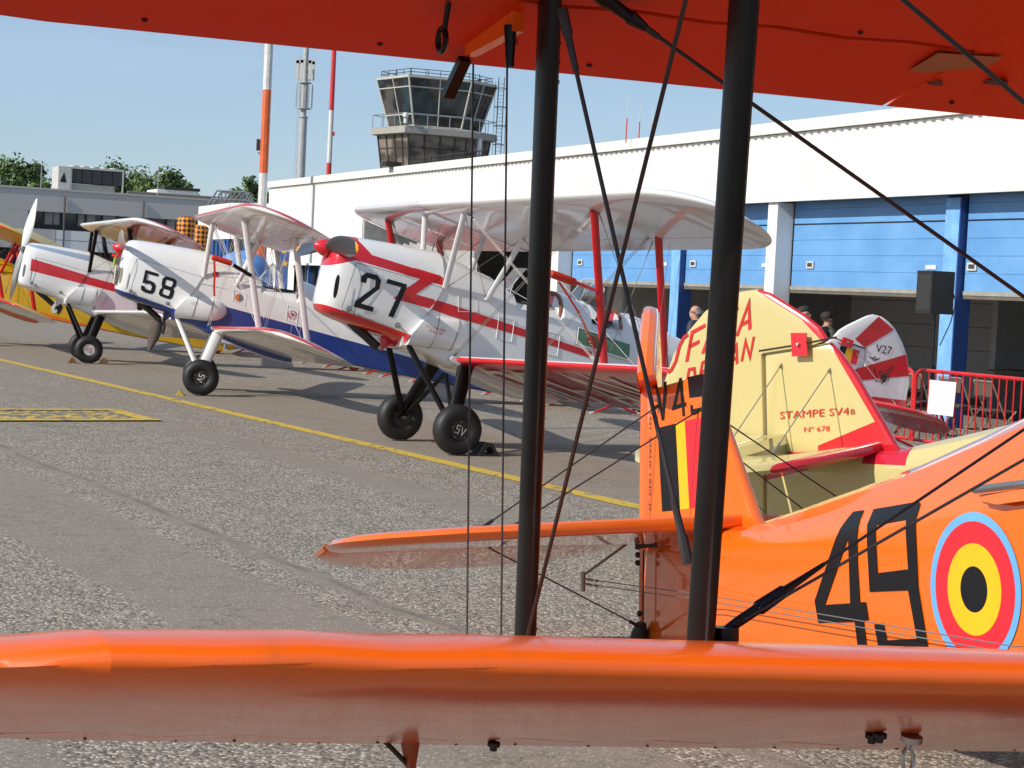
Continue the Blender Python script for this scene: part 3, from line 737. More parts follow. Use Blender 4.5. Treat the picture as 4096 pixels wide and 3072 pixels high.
def pan27(mb):
    for u, w in ((-.56, 1.03), (-1.08, .95)):
        q = [(u - .085, w + .10), (u + .085, w + .12), (u + .085, w - .10), (u - .085, w - .12)]
        mb.tube([side_pt(a, b, 1, .002) for a, b in q + q[:1]], .0045, 5)
        for a, b in q: mb.lathe([(.007, 0), (0, .005)], side_pt(a + (.015 if a < u else -.015), b + (.015 if b < w else -.015), 1, .002), (0, 1, 0), 6)
    q = [(-.02, 1.30), (-.22, 1.30), (-.24, 1.16), (-.04, 1.14)]; mb.tube([side_pt(a, b, 1, .002) for a, b in q + q[:1]], .004, 5)
    mb.tube([side_pt(-.05 - i * .22, 1.20 - i * .037, 1, .001) for i in range(10)], .003, 4)
mark(c27, 'fus', 'access_panel', M['strut_white'], pan27)
mb = MB(); put_poly(mb, T['door27'], side(1, .03)); put_poly(mb, T['door27'], side(1, .012))
dr = mb.build('cockpit_door', M['green_panel'], c27['root'], OFF)
mb = MB(); put_poly(mb, [(-1.44, 1.10), (-1.66, 1.065), (-1.68, .96), (-1.62, .945), (-1.47, 1.0)], side(1, .034)); mb.build('door_pocket', M['leather'], dr, OFF)
mb = MB(); q = T['door27']; mb.tube([side_pt(a, b, 1, .03) for a, b in q + q[:1]], .006, 5); mb.build('door_edge', M['strut_white'], dr, OFF)
for nm, mt, ks in (('red_band', M['red'], ('t27_a', 't27_b', 't27_c')), ('flag_black', M['digit'], ('t27_fk',)), ('flag_yellow', M['flag_yellow'], ('t27_fy',)), ('flag_red', M['flag_red'], ('t27_fr',))):
    mark(c27, 'rud' if nm == 'red_band' else 'fin', nm, mt, lambda mb: [put_poly(mb, T[k], finf(1, .033)) for k in ks])
def v27(mb):
    f = lambda a, b: (-5.202 - a, .034, 1.352 - a * .04 + b)
    put_text(mb, 'V27', f, 0, 0, .092, .215)
mark(c27, 'rud', 'code_lettering', M['digit'], v27)
def emb27(mb):
    f = lambda a, b: (-5.27 - a, .035, 1.10 - a * .05 + b)
    put_stroke(mb, [(-.055, .07), (-.02, -.02), (.0, -.02)], .012, f); put_stroke(mb, [(.075, .035), (.045, .055), (.02, .03), (.055, -.01), (.05, -.06), (.0, -.075), (-.02, -.05)], .012, f)
    for i in range(4): put_stroke(mb, [(.10 + .015 * i, .05 - .03 * i), (.20 - .012 * i, .15 - .045 * i)], .010, f)
    put_poly(mb, [(.05, .0), (.10, .045), (.135, .0), (.12, -.055), (.06, -.09), (.07, -.04)], f)
    g = lambda a, b: (-5.20 - a, .035, 1.275 - a * .05 + b)
    put_stroke(mb, [(-.075, .02), (-.03, 0), (.0, -.012), (.03, 0), (.075, .02)], .008, g); put_stroke(mb, [(-.07, .005), (-.03, -.012), (0, .015), (.03, -.012), (.07, .005)], .006, g); put_stroke(mb, [(.022 * cos(k * pi / 5), .022 * sin(k * pi / 5)) for k in range(10)], .006, g, closed=True)
mb = MB(); emb27(mb); mb.build('wing_emblem', plain('dark_bronze_lettering', (.05, .03, .015), .4), c27['parts']['rud'], OFF, 20)
# registration under the port lower wing
def reg27(mb):
    L = c27['LWG']
    def f(a, b):                                                    # a along the span, b from the trailing edge side forward
        x = .86 - b * .72; p = L.pt(a, x, False, False); return (p[0], p[1], p[2] - .016)
    w = .085
    def O(v, k): put_stroke(mb, [(v, .86), (v + .06, 1.0), (v + .26, 1.0), (v + .32, .86), (v + .32, .14), (v + .26, 0), (v + .06, 0), (v, .14)], w, f, closed=True)
    O(.62, 0); O(1.10, 0)
    put_stroke(mb, [(1.50, .5), (1.68, .5)], w, f)
    put_stroke(mb, [(1.78, 0), (1.97, 1.0), (2.16, 0)], w, f); put_stroke(mb, [(1.87, .35), (2.07, .35)], .07, f)
    put_stroke(mb, [(2.30, 0), (2.30, 1.0), (2.62, 0), (2.62, 1.0)], w, f)
reg_mb = MB(); reg27(reg_mb)
lw27 = [o for o in c27['root'].children if o.name.startswith('lower_wing')][0]
reg_mb.build('registration_lettering', M['beige_letter'], lw27, OFF, 20)

# ---------- biplane 58: white over blue
p58 = lambda u, v, w: w < (u * .135 + 1.018 + .0)
c58 = dict(pose=(-4.33337, 26.01935, 189.8579, 5.18), label='white over blue biplane with black number 58 and white legs', strut=M['strut_white'], gear=M['strut_white'], oleo=M['strut_white'], wire=plain('white_wire', (.6, .56, .54), .4))
c58['fus'] = paint('white_over_blue_dope', (.78, .76, .72), [(p58, BLUE)], off=OFF, dirt=.08)
c58['cowl'] = paint('white_over_blue_cowl_paint', WHITE, [(lambda u, v, w: w < (u * .205 + .763), BLUE)], off=OFF, dirt=.05, wave=.015)
c58['tank'] = p_white
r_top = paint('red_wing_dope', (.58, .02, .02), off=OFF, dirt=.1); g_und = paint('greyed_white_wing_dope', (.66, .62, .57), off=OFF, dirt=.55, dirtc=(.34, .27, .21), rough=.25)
le58 = paint('red_line_leading_edge', (.68, .65, .6), [(lambda u, v, w: (w - (v.abs() * .027 + 2.164 - .012)) > 0.0, (.66, .03, .02))], off=OFF, dirt=.1)
le58l = paint('red_line_lower_leading_edge', (.68, .65, .6), [(lambda u, v, w: ((w - (v.abs() * .045 + .655 - .010)) > 0.0) & (v.abs() > .5), (.66, .03, .02))], off=OFF, dirt=.1)
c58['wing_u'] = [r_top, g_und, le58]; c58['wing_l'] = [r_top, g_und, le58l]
c58['fin'] = paint('white_fin_dope', WHITE, off=OFF); c58['rud'] = c58['tailp'] = c58['fin']
c58['prop_mat'] = plain('pale_grey_propeller_paint', (.30, .28, .26), .35, coat=.3); c58['tip_mat'] = M['strut_white']; c58['spinner'] = M['red']
c58['prop'] = 12; c58['hubang'] = -105; c58['slot'] = plain('beige_intake_cover', (.5, .46, .36), .6); c58['fork'] = M['dark_steel']
biplane(c58)
mark(c58, 'cowl', 'number', M['digit'], lambda mb: (put_poly(mb, T['n58_5'], side(1, .005)), put_poly(mb, T['n58_8o'], side(1, .005), (T['n58_8a'], T['n58_8b']))))
def pl58(mb):
    for c, wd, h, s in (((-.0, 1.40), .20, .15, .0), ((-.385, 1.135), .085, .075, 0), ((-1.13, 1.0), .075, .10, 0)):
        q = [(c[0] - wd, c[1] + h - .02), (c[0] + wd, c[1] + h + .02), (c[0] + wd, c[1] - h + .02), (c[0] - wd, c[1] - h - .02)]
        mb.tube([side_pt(a, b, 1, .002) for a, b in q + q[:1]], .004, 5)
mark(c58, 'fus', 'access_panel', M['strut_white'], pl58)
def oil58(mb):
    f = lambda a, b: (.26 - a, 0.315 + .108, .985 - a * .1 + b)
    put_text(mb, 'OIL 2 GALLS', f, 0, 0, .014, .10); put_text(mb, 'W 100', f, 0, -.025, .014, .05)
mark(c58, 'tank', 'oil_lettering', M['digit'], oil58)
def disc(mb, c, r, fn, a0=0, a1=360, n=24, r0=0): put_poly(mb, ([(c[0], c[1])] if a1 - a0 < 360 else []) + [(c[0] + r * cos(R(a0 + (a1 - a0) * k / n)), c[1] + r * sin(R(a0 + (a1 - a0) * k / n))) for k in range(n + (1 if a1 - a0 < 360 else 0))], fn)
mark(c58, 'fus', 'orange_roundel_sticker', plain('orange_sticker', (.75, .20, .02), .4), lambda mb: disc(mb, (-.372, 1.135), .052, side(1, .006), -90, 90))
mark(c58, 'fus', 'grey_roundel_sticker', plain('grey_sticker', (.16, .18, .22), .4), lambda mb: disc(mb, (-.376, 1.135), .052, side(1, .006), 90, 270))
def proh58(mb):
    c = (-1.13, 1.0); f = side(1, .006)
    put_stroke(mb, [(c[0] + .055 * cos(k * pi / 12), c[1] + .055 * sin(k * pi / 12)) for k in range(24)], .010, f, closed=True); put_stroke(mb, [(c[0] + .04, c[1] - .04), (c[0] - .04, c[1] + .04)], .010, f)
mark(c58, 'fus', 'prohibition_sticker', M['red_letter'], proh58)
mark(c58, 'fus', 'prohibition_plane', M['digit'], lambda mb: (put_stroke(mb, [(-1.095, 1.005), (-1.165, .995)], .014, side(1, .005)), put_stroke(mb, [(-1.11, 1.025), (-1.135, 1.0), (-1.12, .97)], .016, side(1, .005))))
mark(c58, 'fus', 'sticker_red_half', M['flag_red'], lambda mb: put_poly(mb, [(-.062, 1.443), (-.062, 1.375), (.015, 1.378)], side(1, .006)))
mark(c58, 'fus', 'sticker_blue_half', plain('blue_sticker', (.03, .05, .25), .4), lambda mb: put_poly(mb, [(-.062, 1.443), (.015, 1.446), (.015, 1.378)], side(1, .006)))

# ---------- biplane with the broad red stripe
cR = dict(pose=(-7.64591, 33.44793, 197.1413, 5.22), label='white biplane with broad red side stripe and tall white propeller', strut=M['strut_black'], gear=M['strut_black'], wire=M['wire_dark'])
cR['fus'] = paint('clean_white_dope', WHITE, [(lambda u, v, w: ((w - (u * .13 + 1.246)) < 0.0) & ((w - (u * .13 + 1.104)) > 0.0) & (u > -2.6), RED)], off=OFF, dirt=.03)
cR['cowl'] = paint('white_cowl_red_stripe', WHITE, [(lambda u, v, w: ((w - (u * .165 + 1.256)) < 0.0) & ((w - (u * .115 + 1.098)) > 0.0) & (u < 1.135), RED), (lambda u, v, w: ((w - (u * .055 + 1.630)) < 0.0) & ((w - (u * .115 + 1.515)) > 0.0), (.30, .38, .50))], off=OFF, dirt=.02, wave=.01)  # blue-grey band high on the cowl is shade painted into the colour
wR = paint('white_leading_edge_dope', WHITE, off=OFF, dirt=.05)
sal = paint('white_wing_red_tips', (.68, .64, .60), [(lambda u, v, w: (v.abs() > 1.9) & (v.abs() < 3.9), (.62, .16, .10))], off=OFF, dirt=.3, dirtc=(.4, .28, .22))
cR['wing_u'] = [r_top, sal, wR]; cR['wing_l'] = [r_top, g_und, wR]
cR['fin'] = cR['rud'] = cR['tailp'] = c58['fin']; cR['prop_mat'] = plain('white_propeller_paint', (.70, .70, .66), .3, coat=.5); cR['tip_mat'] = cR['prop_mat']
cR['prop'] = 88; cR['prop_back'] = True; cR['hub'] = plain('white_hub_paint', (.72, .70, .68), .35); cR['hubtxt'] = M['red_letter']; cR['hubang'] = 165; cR['slot'] = plain('grey_intake', (.25, .28, .34), .4); cR['fork'] = plain('red_fork_paint', (.5, .05, .02), .4)
biplane(cR)

# ---------- yellow biplane at the left edge
cY = dict(pose=(-11.15, 39.0, 190.0, 5.2), label='yellow biplane with red struts and orange belly, leftmost behind the tall propeller', strut=M['strut_red'], gear=M['strut_black'], wire=M['wire_dark'])
cY['fus'] = paint('yellow_dope_orange_belly', YELLOW, [(lambda u, v, w: w < (u * .13 + .80 - .05), (.80, .16, .01))], off=OFF, dirt=.08); cY['cowl'] = paint('yellow_cowl_paint', YELLOW, off=OFF)
yt = paint('yellow_wing_dope', (.62, .42, .06), off=OFF, rough=.4, coat=.1); yu = paint('amber_wing_dope', (.60, .30, .02), off=OFF, dirt=.2, rough=.4, coat=.1); yr = paint('red_line_yellow_wing', YELLOW, [(lambda u, v, w: v.abs() > -1, (.55, .02, .015))], off=OFF)
cY['wing_u'] = [yt, yu, yr]; cY['wing_l'] = [yt, g_und, yr]; cY['fin'] = cY['rud'] = cY['tailp'] = cY['cowl']; cY['prop_mat'] = cY['tip_mat'] = M['prop_grey']; cY['spinner'] = None
cY['fork'] = cR['fork']
biplane(cY)
BS = lambda q: [(-1.52 + (a + 1.52) * .62, .72 + (b_ - .75) * .62) for a, b_ in q]
mark(cY, 'fus', 'bird_badge', M['white_letter'], lambda mb: put_poly(mb, BS([(-1.60, .93), (-1.47, .98), (-1.36, .93), (-1.36, .66), (-1.45, .55), (-1.55, .60), (-1.62, .75)]), side(1, .005)))
mark(cY, 'fus', 'bird_figure', M['digit'], lambda mb: put_poly(mb, BS([(-1.52, .90), (-1.66, .95), (-1.72, .80), (-1.66, .62), (-1.58, .52), (-1.57, .66), (-1.52, .72), (-1.46, .66), (-1.49, .80)]), side(1, .008)))

# ---------- biplane 678: cream with red edges, nose to the right
cream = paint('cream_dope', CREAM, off=OFF, dirt=.05)
c67 = dict(pose=(5.43, 7.91, -40.5, 3.65), label='cream biplane with red edged tail lettered STAMPE SV4B', strut=M['strut_black'], gear=M['strut_black'], wire=M['wire'])
c67['fus'] = paint('cream_dope_red_spine', CREAM, [(lambda u, v, w: ((v.abs() < .10) & (w > (u * .235 + 1.80))) | ((u > -4.35) & (u < -4.05) & (w > .74)), (.55, .01, .03))], off=OFF, dirt=.06)
c67['cowl'] = cream; c67['wing_u'] = c67['wing_l'] = [cream, cream, paint('red_edge_dope', RED, off=OFF)]
c67['fin'] = paint('cream_fin_dope', CREAM, [(lambda u, v, w: ((u * 1.495 + w) > -5.485) | ((u > -4.70) & ((w - u * .39) < 2.664)), (.60, .012, .02))], off=OFF, dirt=.03, wave=.01)
c67['rud'] = paint('cream_rudder_dope', CREAM, [(lambda u, v, w: (((u * .93 + w) > -2.905) | ((u * .56 + w) > -1.122)) & (u > -5.13), (.60, .012, .02))], off=OFF, dirt=.03, wave=.01)
c67['tailp'] = paint('cream_tailplane_dope', CREAM, [(lambda u, v, w: ((u + v.abs() * .16) > -4.33) , (.60, .012, .02))], off=OFF, dirt=.05)
c67['prop_mat'] = c67['tip_mat'] = M['prop_grey']; c67['tinc'] = -3.0; c67['elev'] = -2; c67['tpk'] = .72; c67['tdroop'] = .13; c67['rudk'] = 1.2
biplane(c67)
def f67(dx, dz, sl=0.0, h=.034): return lambda a, b: (dx + a, -h, dz + a * sl + b)
def st67(mb):
    put_text(mb, 'STAMPE SV4', f67(-4.959, .983, .07), 0, 0, .044, .47); put_text(mb, 'B', f67(-4.478, 1.018, .07), 0, 0, .031, .028); put_text(mb, 'N\u00ba 678', f67(-4.790, .909, .06), 0, 0, .030, .172)
mark(c67, 'fin', 'type_lettering', M['red_letter'], st67)
def sf67(mb):
    g = f67(-5.775, 1.268, .416)
    def L(pts, x, y0=0, k=1.0): put_stroke(mb, [(x + (a * .62 + .24 * b_) * k, y0 + b_ * k) for a, b_ in pts], .023 if k == 1 else .019, g)
    def A(x, *q): L([(0, 0), (.075, .165), (.15, 0)], x, *q); L([(.035, .055), (.115, .055)], x, *q)
    L([(-.06, -.005), (-.02, .0), (.02, .04), (.03, .12), (.07, .16), (.12, .165)], .035)
    L([(0, 0), (0, .165), (.16, .165)], .14); L([(0, .085), (.12, .085)], .14)
    A(.258); L([(.08, 0), (.08, .165)], .375); L([(0, .165), (.17, .165)], .375); A(.51)
    q = (-.168, .68)
    L([(0, 0), (0, .165), (.10, .15), (.14, .08), (.10, .01), (0, 0)], .13, *q); L([(.14, 0), (0, 0), (0, .165), (.14, .165)], .23, *q); L([(0, .085), (.12, .085)], .23, *q)
    L([(0, 0), (0, .165), (.08, .05), (.16, .165), (.16, 0)], .33, *q); A(.448, *q); L([(0, 0), (0, .165), (.14, 0), (.14, .165)], .545, *q)
mark(c67, 'rud', 'name_lettering', M['red_letter'], sf67)

# ---------- biplane 49: orange, nearest to the camera
og = paint('orange_dope', ORANGE, off=OFF, rough=.16, coat=1.0, coatr=.035, dirt=.05, wave=.02)
ogw = paint('orange_wing_dope', (.86, .125, .006), off=OFF, rough=.15, coat=1.0, coatr=.04, dirt=.12, dirtc=(.20, .03, .01), wave=.05)
ogl = paint('orange_lower_wing_dope', (.86, .13, .006), off=OFF, rough=.26, coat=.45, coatr=.14, dirt=.6, dirtc=(.22, .09, .04), wave=.06, spec=.45)
c49 = dict(pose=(2.87241, 3.70078, -64.1763, 5.041), label='orange biplane with black 49 and Belgian roundel, nearest', strut=M['strut_black'], gear=M['strut_black'], wire=M['wire_dark'], uinc=15.4, linc=13.8, rudder=32, wr=.0042, single=True)
c49['fus'] = og; c49['cowl'] = og; ogu = paint('shaded_orange_wing_underside', (.58, .038, .004), off=OFF, rough=.5, coat=.0, dirt=.12, dirtc=(.30, .03, .01), wave=.08, spec=.15)  # underside is the same orange dope; its shade is painted in as deep red
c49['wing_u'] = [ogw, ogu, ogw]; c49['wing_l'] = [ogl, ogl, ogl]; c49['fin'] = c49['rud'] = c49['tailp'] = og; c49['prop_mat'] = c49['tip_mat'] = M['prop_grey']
biplane(c49)
mark(c49, 'fus', 'number', M['digit'], lambda mb: (put_poly(mb, T['n49_4'], side(-1, .004), (T['n49_4h'],)), put_poly(mb, T['n49_9'], side(-1, .004), (T['n49_9h'],))))
rc = (-2.494, .696)
for nm, mt, ro, ri, e in (('roundel_blue', M['pale_blue'], .243, .214, .004), ('roundel_red', M['flag_red'], .2145, .144, .0045), ('roundel_yellow', M['flag_yellow'], .1445, .070, .005), ('roundel_black', M['digit'], .0725, 0, .0055)):
    C_ = lambda r: [(rc[0] + r * cos(2 * pi * k / 48), rc[1] + r * sin(2 * pi * k / 48)) for k in range(48)]
    mark(c49, 'fus', nm, mt, lambda mb: put_poly(mb, C_(ro), side(-1, e), (C_(ri),) if ri else ()))
mark(c49, 'fin', 'code_lettering', M['digit'], lambda mb: (put_poly(mb, T['v49_v'], finf(-1)), put_poly(mb, T['v49_4'], finf(-1), (T['v49_4h'],)), put_poly(mb, T['v49_9'], finf(-1)), ))
for nm, mt, k in (('flag_black', M['digit'], 'fl49k'), ('flag_yellow', M['flag_yellow'], 'fl49y'), ('flag_red', M['flag_red'], 'fl49r')):
    mark(c49, 'fin', nm, mt, lambda mb: put_poly(mb, T[k], finf(-1, .0295)))
def pil(mb):
    f = lambda a, b: (-5.015 + b, -.030, .85 + a)
    put_text(mb, 'PL. DERT VLERKE  1661', f, 0, -.012, .016, .43)
mark(c49, 'fin', 'small_lettering', M['digit'], pil)
mark(c49, 'fus', 'small_number', M['dark_steel'], lambda mb: put_text(mb, '049', lambda a, b: side_pt(-4.42 + a, .52 + b, -1, .003), 0, 0, .03, .09))
mb = MB(); rl = T['rail']
mb.tube([side_pt(-2.46, 1.008, -1, .05), side_pt(-2.44, 1.01, -1, .05), side_pt(-1.6, 1.10, -1, .05)], [.006, .013, .013], 10)
hr = mb.build('hand_rail', M['steel'], c49['root'], OFF)
mb = MB(); put_poly(mb, [(-2.44, .995), (-1.6, 1.085), (-1.6, 1.055), (-2.34, .968), (-2.42, .975)], side(-1, .035)); put_poly(mb, [(-2.44, .995), (-1.6, 1.085), (-1.6, 1.055), (-2.34, .968), (-2.42, .975)], side(-1, .012))
mb.build('rail_fairing', og, hr, OFF)
mb = MB()
for dz in (0, -.022):
    mb.tube([(-5.12, -.30, .545 + dz), (-4.18, -.25, .545 + dz), (-2.2, -.40, .55 + dz), (-1.9, -.36, .60 + dz)], .0022, 5)
    mb.tube([(-5.14, -.30, .545 + dz), (-5.0, -.297, .545 + dz)], .006, 6)
mb.tube([(-5.13, -.30, .575), (-5.13, -.30, .49)], .010, 6); mb.tube([(-5.13, -.30, .56), (-5.06, -.12, .70)], .006, 6)
mb.build_each('control_cable', M['wire'], c49['root'], OFF)
mb = MB()
mb.tube([(-4.965, -.09, .33), (-4.965, -.09, .68)], .004, 5); mb.tube([(-5.02, -.08, .25), (-4.99, -.09, .31), (-4.98, -.09, .36)], [.045, .04, .02], 10)
for z_ in (.62, .655, .69, .40): mb.lathe([(.014, 0), (.012, .012), (0, .015)], (-4.97 - .02 * (z_ > .6), -.10, z_), (0, -1, 0), 10)
mb.plate([(-.09, .0), (.09, .02), (.09, .05), (-.09, .04)], (-4.90, -.115, .68), (1, 0, 0), (0, 0, 1), .008)
mb.build_each('tail_fitting', M['dark_steel'], c49['root'], OFF)
# fittings under the near wings
UWG, LWG = c49['UWG'], c49['LWG']
def under(WG, v, x, d): p = WG.pt(v, x, False, False); return Vector((p[0], -p[1], p[2] - d))
uw49 = c49['parts']['uw']
mb = MB(); a, b = under(UWG, 2.66, .79, 0), under(UWG, 2.68, .93, .0)
mb.loft([[a + Vector((0, -.012, .01)), a + Vector((0, .012, .01)), a + Vector((.0, .012, -.035)), a + Vector((0, -.012, -.035))], [b + Vector((0, -.012, .01)), b + Vector((0, .012, .01)), b + Vector((0, .012, -.02)), b + Vector((0, -.012, -.02))]], smooth=False)
mb.build('aileron_horn', ogw, uw49, OFF)
mb = MB(); p = under(UWG, 2.69, .95, .02); mb.plate([(-.05, -.012), (.05, -.012), (.05, .012), (-.05, .012)], p + Vector((-.02, 0, -.03)), (.8, 0, .6), (0, 1, 0), .016)
mb.tube([under(UWG, 2.67, .80, .02), under(UWG, 2.67, .80, .10)], [.013, .008], 8)
mb.build_each('cable_bracket', M['strut_black'], uw49, OFF)
mb = MB(); p = under(UWG, 2.80, .78, .0)
mb.tube([p, p + Vector((-.02, 0, -.05))], .006, 6); mb.tube([p + Vector((-.03 + .018 * cos(a), 0, -.065 + .022 * sin(a))) for a in (2 * pi * k / 16 for k in range(17))], .006, 6)
mb.build('tie_down_ring', M['strut_black'], uw49, OFF)
mb = MB()
for v, x, r_ in ((2.62, .90, .020), (1.70, .885, .016), (1.58, .86, .026)): mb.lathe([(r_, .006), (r_, -.003), (r_ * .9, -.004), (0, -.004)], under(UWG, v, x, 0), (.25, 0, 1), 16)
mb.build_each('drain_grommet', plain('brown_grommet', (.16, .05, .02), .6), uw49, OFF)
mb = MB(); put_poly(mb, [(1.66, .79), (1.66, .75), (1.80, .76), (1.80, .84), (1.76, .84)], lambda a, b: tuple(under(UWG, a, b, .004)), cut=.03); mb.build('inspection_patch', plain('tan_patch', (.24, .12, .045), .5), uw49, OFF)
mb = MB()
for i, (v, x) in enumerate([(3.3, .955), (2.85, .955), (2.42, .955), (2.08, .955), (1.60, .955), (1.35, .955), (1.15, .955), (1.62, .735), (2.0, .725)]): mb.lathe([(.007, 0), (.004, -.004), (0, -.005)], under(UWG, v, x, 0), (.25, 0, 1), 8)
mb.build_each('drain_hole', M['dark'], uw49, OFF)
lw49 = [o for o in c49['root'].children if o.name.startswith('lower_wing')][1]
mb = MB(); p = under(LWG, 2.62, .93, 0)
mb.plate([(-.04, .02), (.05, .015), (.025, -.055), (.01, -.06)], p, (1, 0, 0), (0, 0, 1), .014); q_ = p + Vector((-.02, -.05, 0))
mb.build('aileron_horn', plain('rusty_orange_paint', (.35, .06, .015), .5, var=.3), lw49, OFF)
mb = MB(); mb.tube([p + Vector((.02, .02, -.07)), p + Vector((-.03, -.06, .02))], .006, 6)
for v, x in ((2.50, .80), (1.96, .40), (1.96, .38)): mb.lathe([(.014, 0), (.014, -.008), (.008, -.010), (.008, -.018), (0, -.02)], under(LWG, v, x, 0), (.2, 0, 1), 10)
mb.build_each('underside_bolt', M['dark_steel'], lw49, OFF)
mb = MB(); p = under(LWG, 1.86, .42, 0); mb.lathe([(.022, 0), (.022, -.012), (0, -.013)], p, (.2, 0, 1), 12); mb.tube([p + Vector((-.02, .01, -.01)), p + Vector((-.025, .01, -.03))], .006, 6)
mb.tube([p + Vector((-.025 + .0 * cos(a), .01 + .013 * cos(a), -.052 + .024 * sin(a))) for a in (2 * pi * k / 16 for k in range(17))], .0045, 6)
mb.build('tie_down_ring', M['steel'], lw49, OFF)
mb = MB()
for v in (1.2, 1.5, 1.8, 2.1, 2.4, 2.7, 3.0, 3.3, 3.6):
    for x in (.90, .96): mb.lathe([(.004, .001), (.003, -.001), (0, -.002)], under(LWG, v + .1 * (x > .93), x, 0), (.2, 0, 1), 8)
mb.build_each('drain_hole', plain('rust_brown', (.16, .03, .015), .6), lw49, OFF)
# ------------------------------------------------------------ ground
LN = Vector((.880, .477, 0)); LD = Vector((.477, -.880, 0))
m, nt, b = new_mat('apron_asphalt')
vec = obj_coord(nt); sp = nt.nodes.new('ShaderNodeSeparateXYZ'); nt.links.new(vec, sp.inputs[0])
gx, gy = X(sp.outputs[0]), X(sp.outputs[1])
wob = noise(nt, vec, .5, 3)
t = gx * .880 + gy * .477 + (wob * .30 - .15)
along = gx * .477 - gy * .880
def band(c, w, e): return (t - c).abs().step(w, w + e).inv()
vo = nt.nodes.new('ShaderNodeTexVoronoi'); vo.inputs['Scale'].default_value = 62; vo.inputs['Randomness'].default_value = 1.0; nt.links.new(vec, vo.inputs['Vector'])
vs_ = nt.nodes.new('ShaderNodeSeparateColor'); nt.links.new(vo.outputs['Color'], vs_.inputs[0])
chipc = X(vs_.outputs[0]); cell = X(vo.outputs['Distance'])
vo2 = nt.nodes.new('ShaderNodeTexVoronoi'); vo2.inputs['Scale'].default_value = 130; nt.links.new(vec, vo2.inputs['Vector'])
vs2 = nt.nodes.new('ShaderNodeSeparateColor'); nt.links.new(vo2.outputs['Color'], vs2.inputs[0])
big = noise(nt, vec, .35, 5, .6); mid = noise(nt, vec, 2.6, 6, .65); fine = noise(nt, vec, 40, 3, .7)
smooth = band(6.35, .17, .16) | band(3.15, .34, .30) | (band(3.92, .05, .10) * .8) | ((t > 7.85) & (t < 9.9)) * .8 | band(1.35, .20, .2) | ((t - 7.67).abs().step(.14, .24).inv()) * .9 | band(10.9, .3, .3) * .8
patch = noise(nt, vec, 1.1, 4, .6, (1, 1, 1)).step(.55, .72) * .45
smooth = smooth | patch
rough_ = smooth.inv()
base = mixc(nt, mid.step(.3, .7), (.225, .187, .145), (.310, .262, .208))
base = mixc(nt, big.step(.35, .65), base, (.272, .230, .182))
base = mixc(nt, smooth * .75, base, (.225, .192, .155))
light = (chipc > .80) & (cell < .62) & (rough_ > .3)
base = mixc(nt, light * .85, base, (.56, .50, .41))
light2 = (X(vs2.outputs[1]) > .90) * .55
base = mixc(nt, light2, base, (.52, .48, .40))
darkc = ((chipc < .22) & (rough_ > .3)) * .60
base = mixc(nt, darkc, base, (.070, .062, .055))
crack = band(3.94, .012, .03) * noise(nt, vec, 1.5, 4).step(.35, .6) * .35
base = mixc(nt, crack, base, (.05, .045, .035))
cross = noise(nt, vec, .8, 6, .7); crk2 = (cross - .5).abs().step(.0015, .006).inv() * .45
base = mixc(nt, crk2, base, (.07, .06, .05))
moss = crk2 & noise(nt, vec, .6, 3).step(.5, .6)
base = mixc(nt, moss, base, (.10, .13, .03))
stain = noise(nt, vec, .9, 5, .7, (1, .5, 1)).step(.60, .78) * .28
base = mixc(nt, stain, base, (.09, .08, .07))
nt.links.new(base, b.inputs['Base Color'])
b.inputs['Roughness'].default_value = .85; b.inputs['Specular IOR Level'].default_value = .25
bump(nt, b, (chipc * rough_) * .7 + fine * .35 + cell * rough_ * -.8, .75, .012)
mb = MB(); mb.add([(-700, -300, 0), (700, -300, 0), (700, 1400, 0), (-700, 1400, 0)], [(0, 1, 2, 3)])
tag(mb.build('ground', m), kind='structure')

def worn_yellow(name, cut):
    m, nt, b = new_mat(name); vec = obj_coord(nt)
    n1 = noise(nt, vec, 7, 6, .7, (1.6, .5, 1)); n2 = noise(nt, vec, .25, 2)
    c = mixc(nt, noise(nt, vec, 3, 4), (.50, .33, .035), (.62, .43, .06))
    k = (n1 + (n2 - .5) * .25).step(cut, cut + .06)
    c = mixc(nt, k, c, (.16, .145, .125)); nt.links.new(c, b.inputs['Base Color']); b.inputs['Roughness'].default_value = .8
    bump(nt, b, noise(nt, vec, 60, 3), .4, .004)
    return m
wy = worn_yellow('worn_yellow_paint', .55); wf = worn_yellow('faded_yellow_paint', .45)
def strip(name, a, d, n, w, ln, z, mt):
    mb = MB(); a = Vector(a); k = 40
    for i in range(k):
        p, q = a + d * ln * i / k, a + d * ln * (i + 1) / k
        mb.add([p - n * w / 2 + Vector((0, 0, z)), q - n * w / 2 + Vector((0, 0, z)), q + n * w / 2 + Vector((0, 0, z)), p + n * w / 2 + Vector((0, 0, z))], [(0, 1, 2, 3)])
    return tag(mb.build(name, mt), kind='structure')
strip('painted_line', LN * 7.66 - LD * 60, LD, LN, .19, 75, .004, wy)
e_ = Vector((-.80, -.60, 0)); mb = MB()
A_, B_ = Vector((-4.58, 21.87, .004)), Vector((-3.79, 20.40, .004))
mb.add([A_, B_, B_ + e_ * 5, A_ + e_ * 5], [(0, 1, 2, 3)]); tag(mb.build('painted_marking', wf), kind='structure')
mb = MB(); d_ = (B_ - A_).normalized(); Z4 = Vector((0, 0, .004))
for p, q, n_ in ((A_, B_, e_), (A_, A_ + e_ * 5, d_), (B_, B_ + e_ * 5, -d_)):
    mb.add([p + Z4, q + Z4, q + n_ * .2 + Z4, p + n_ * .2 + Z4], [(0, 1, 2, 3)])
    Z4 = Z4 + Vector((0, 0, .004))
tag(mb.build('painted_marking_edge', wy), kind='structure')

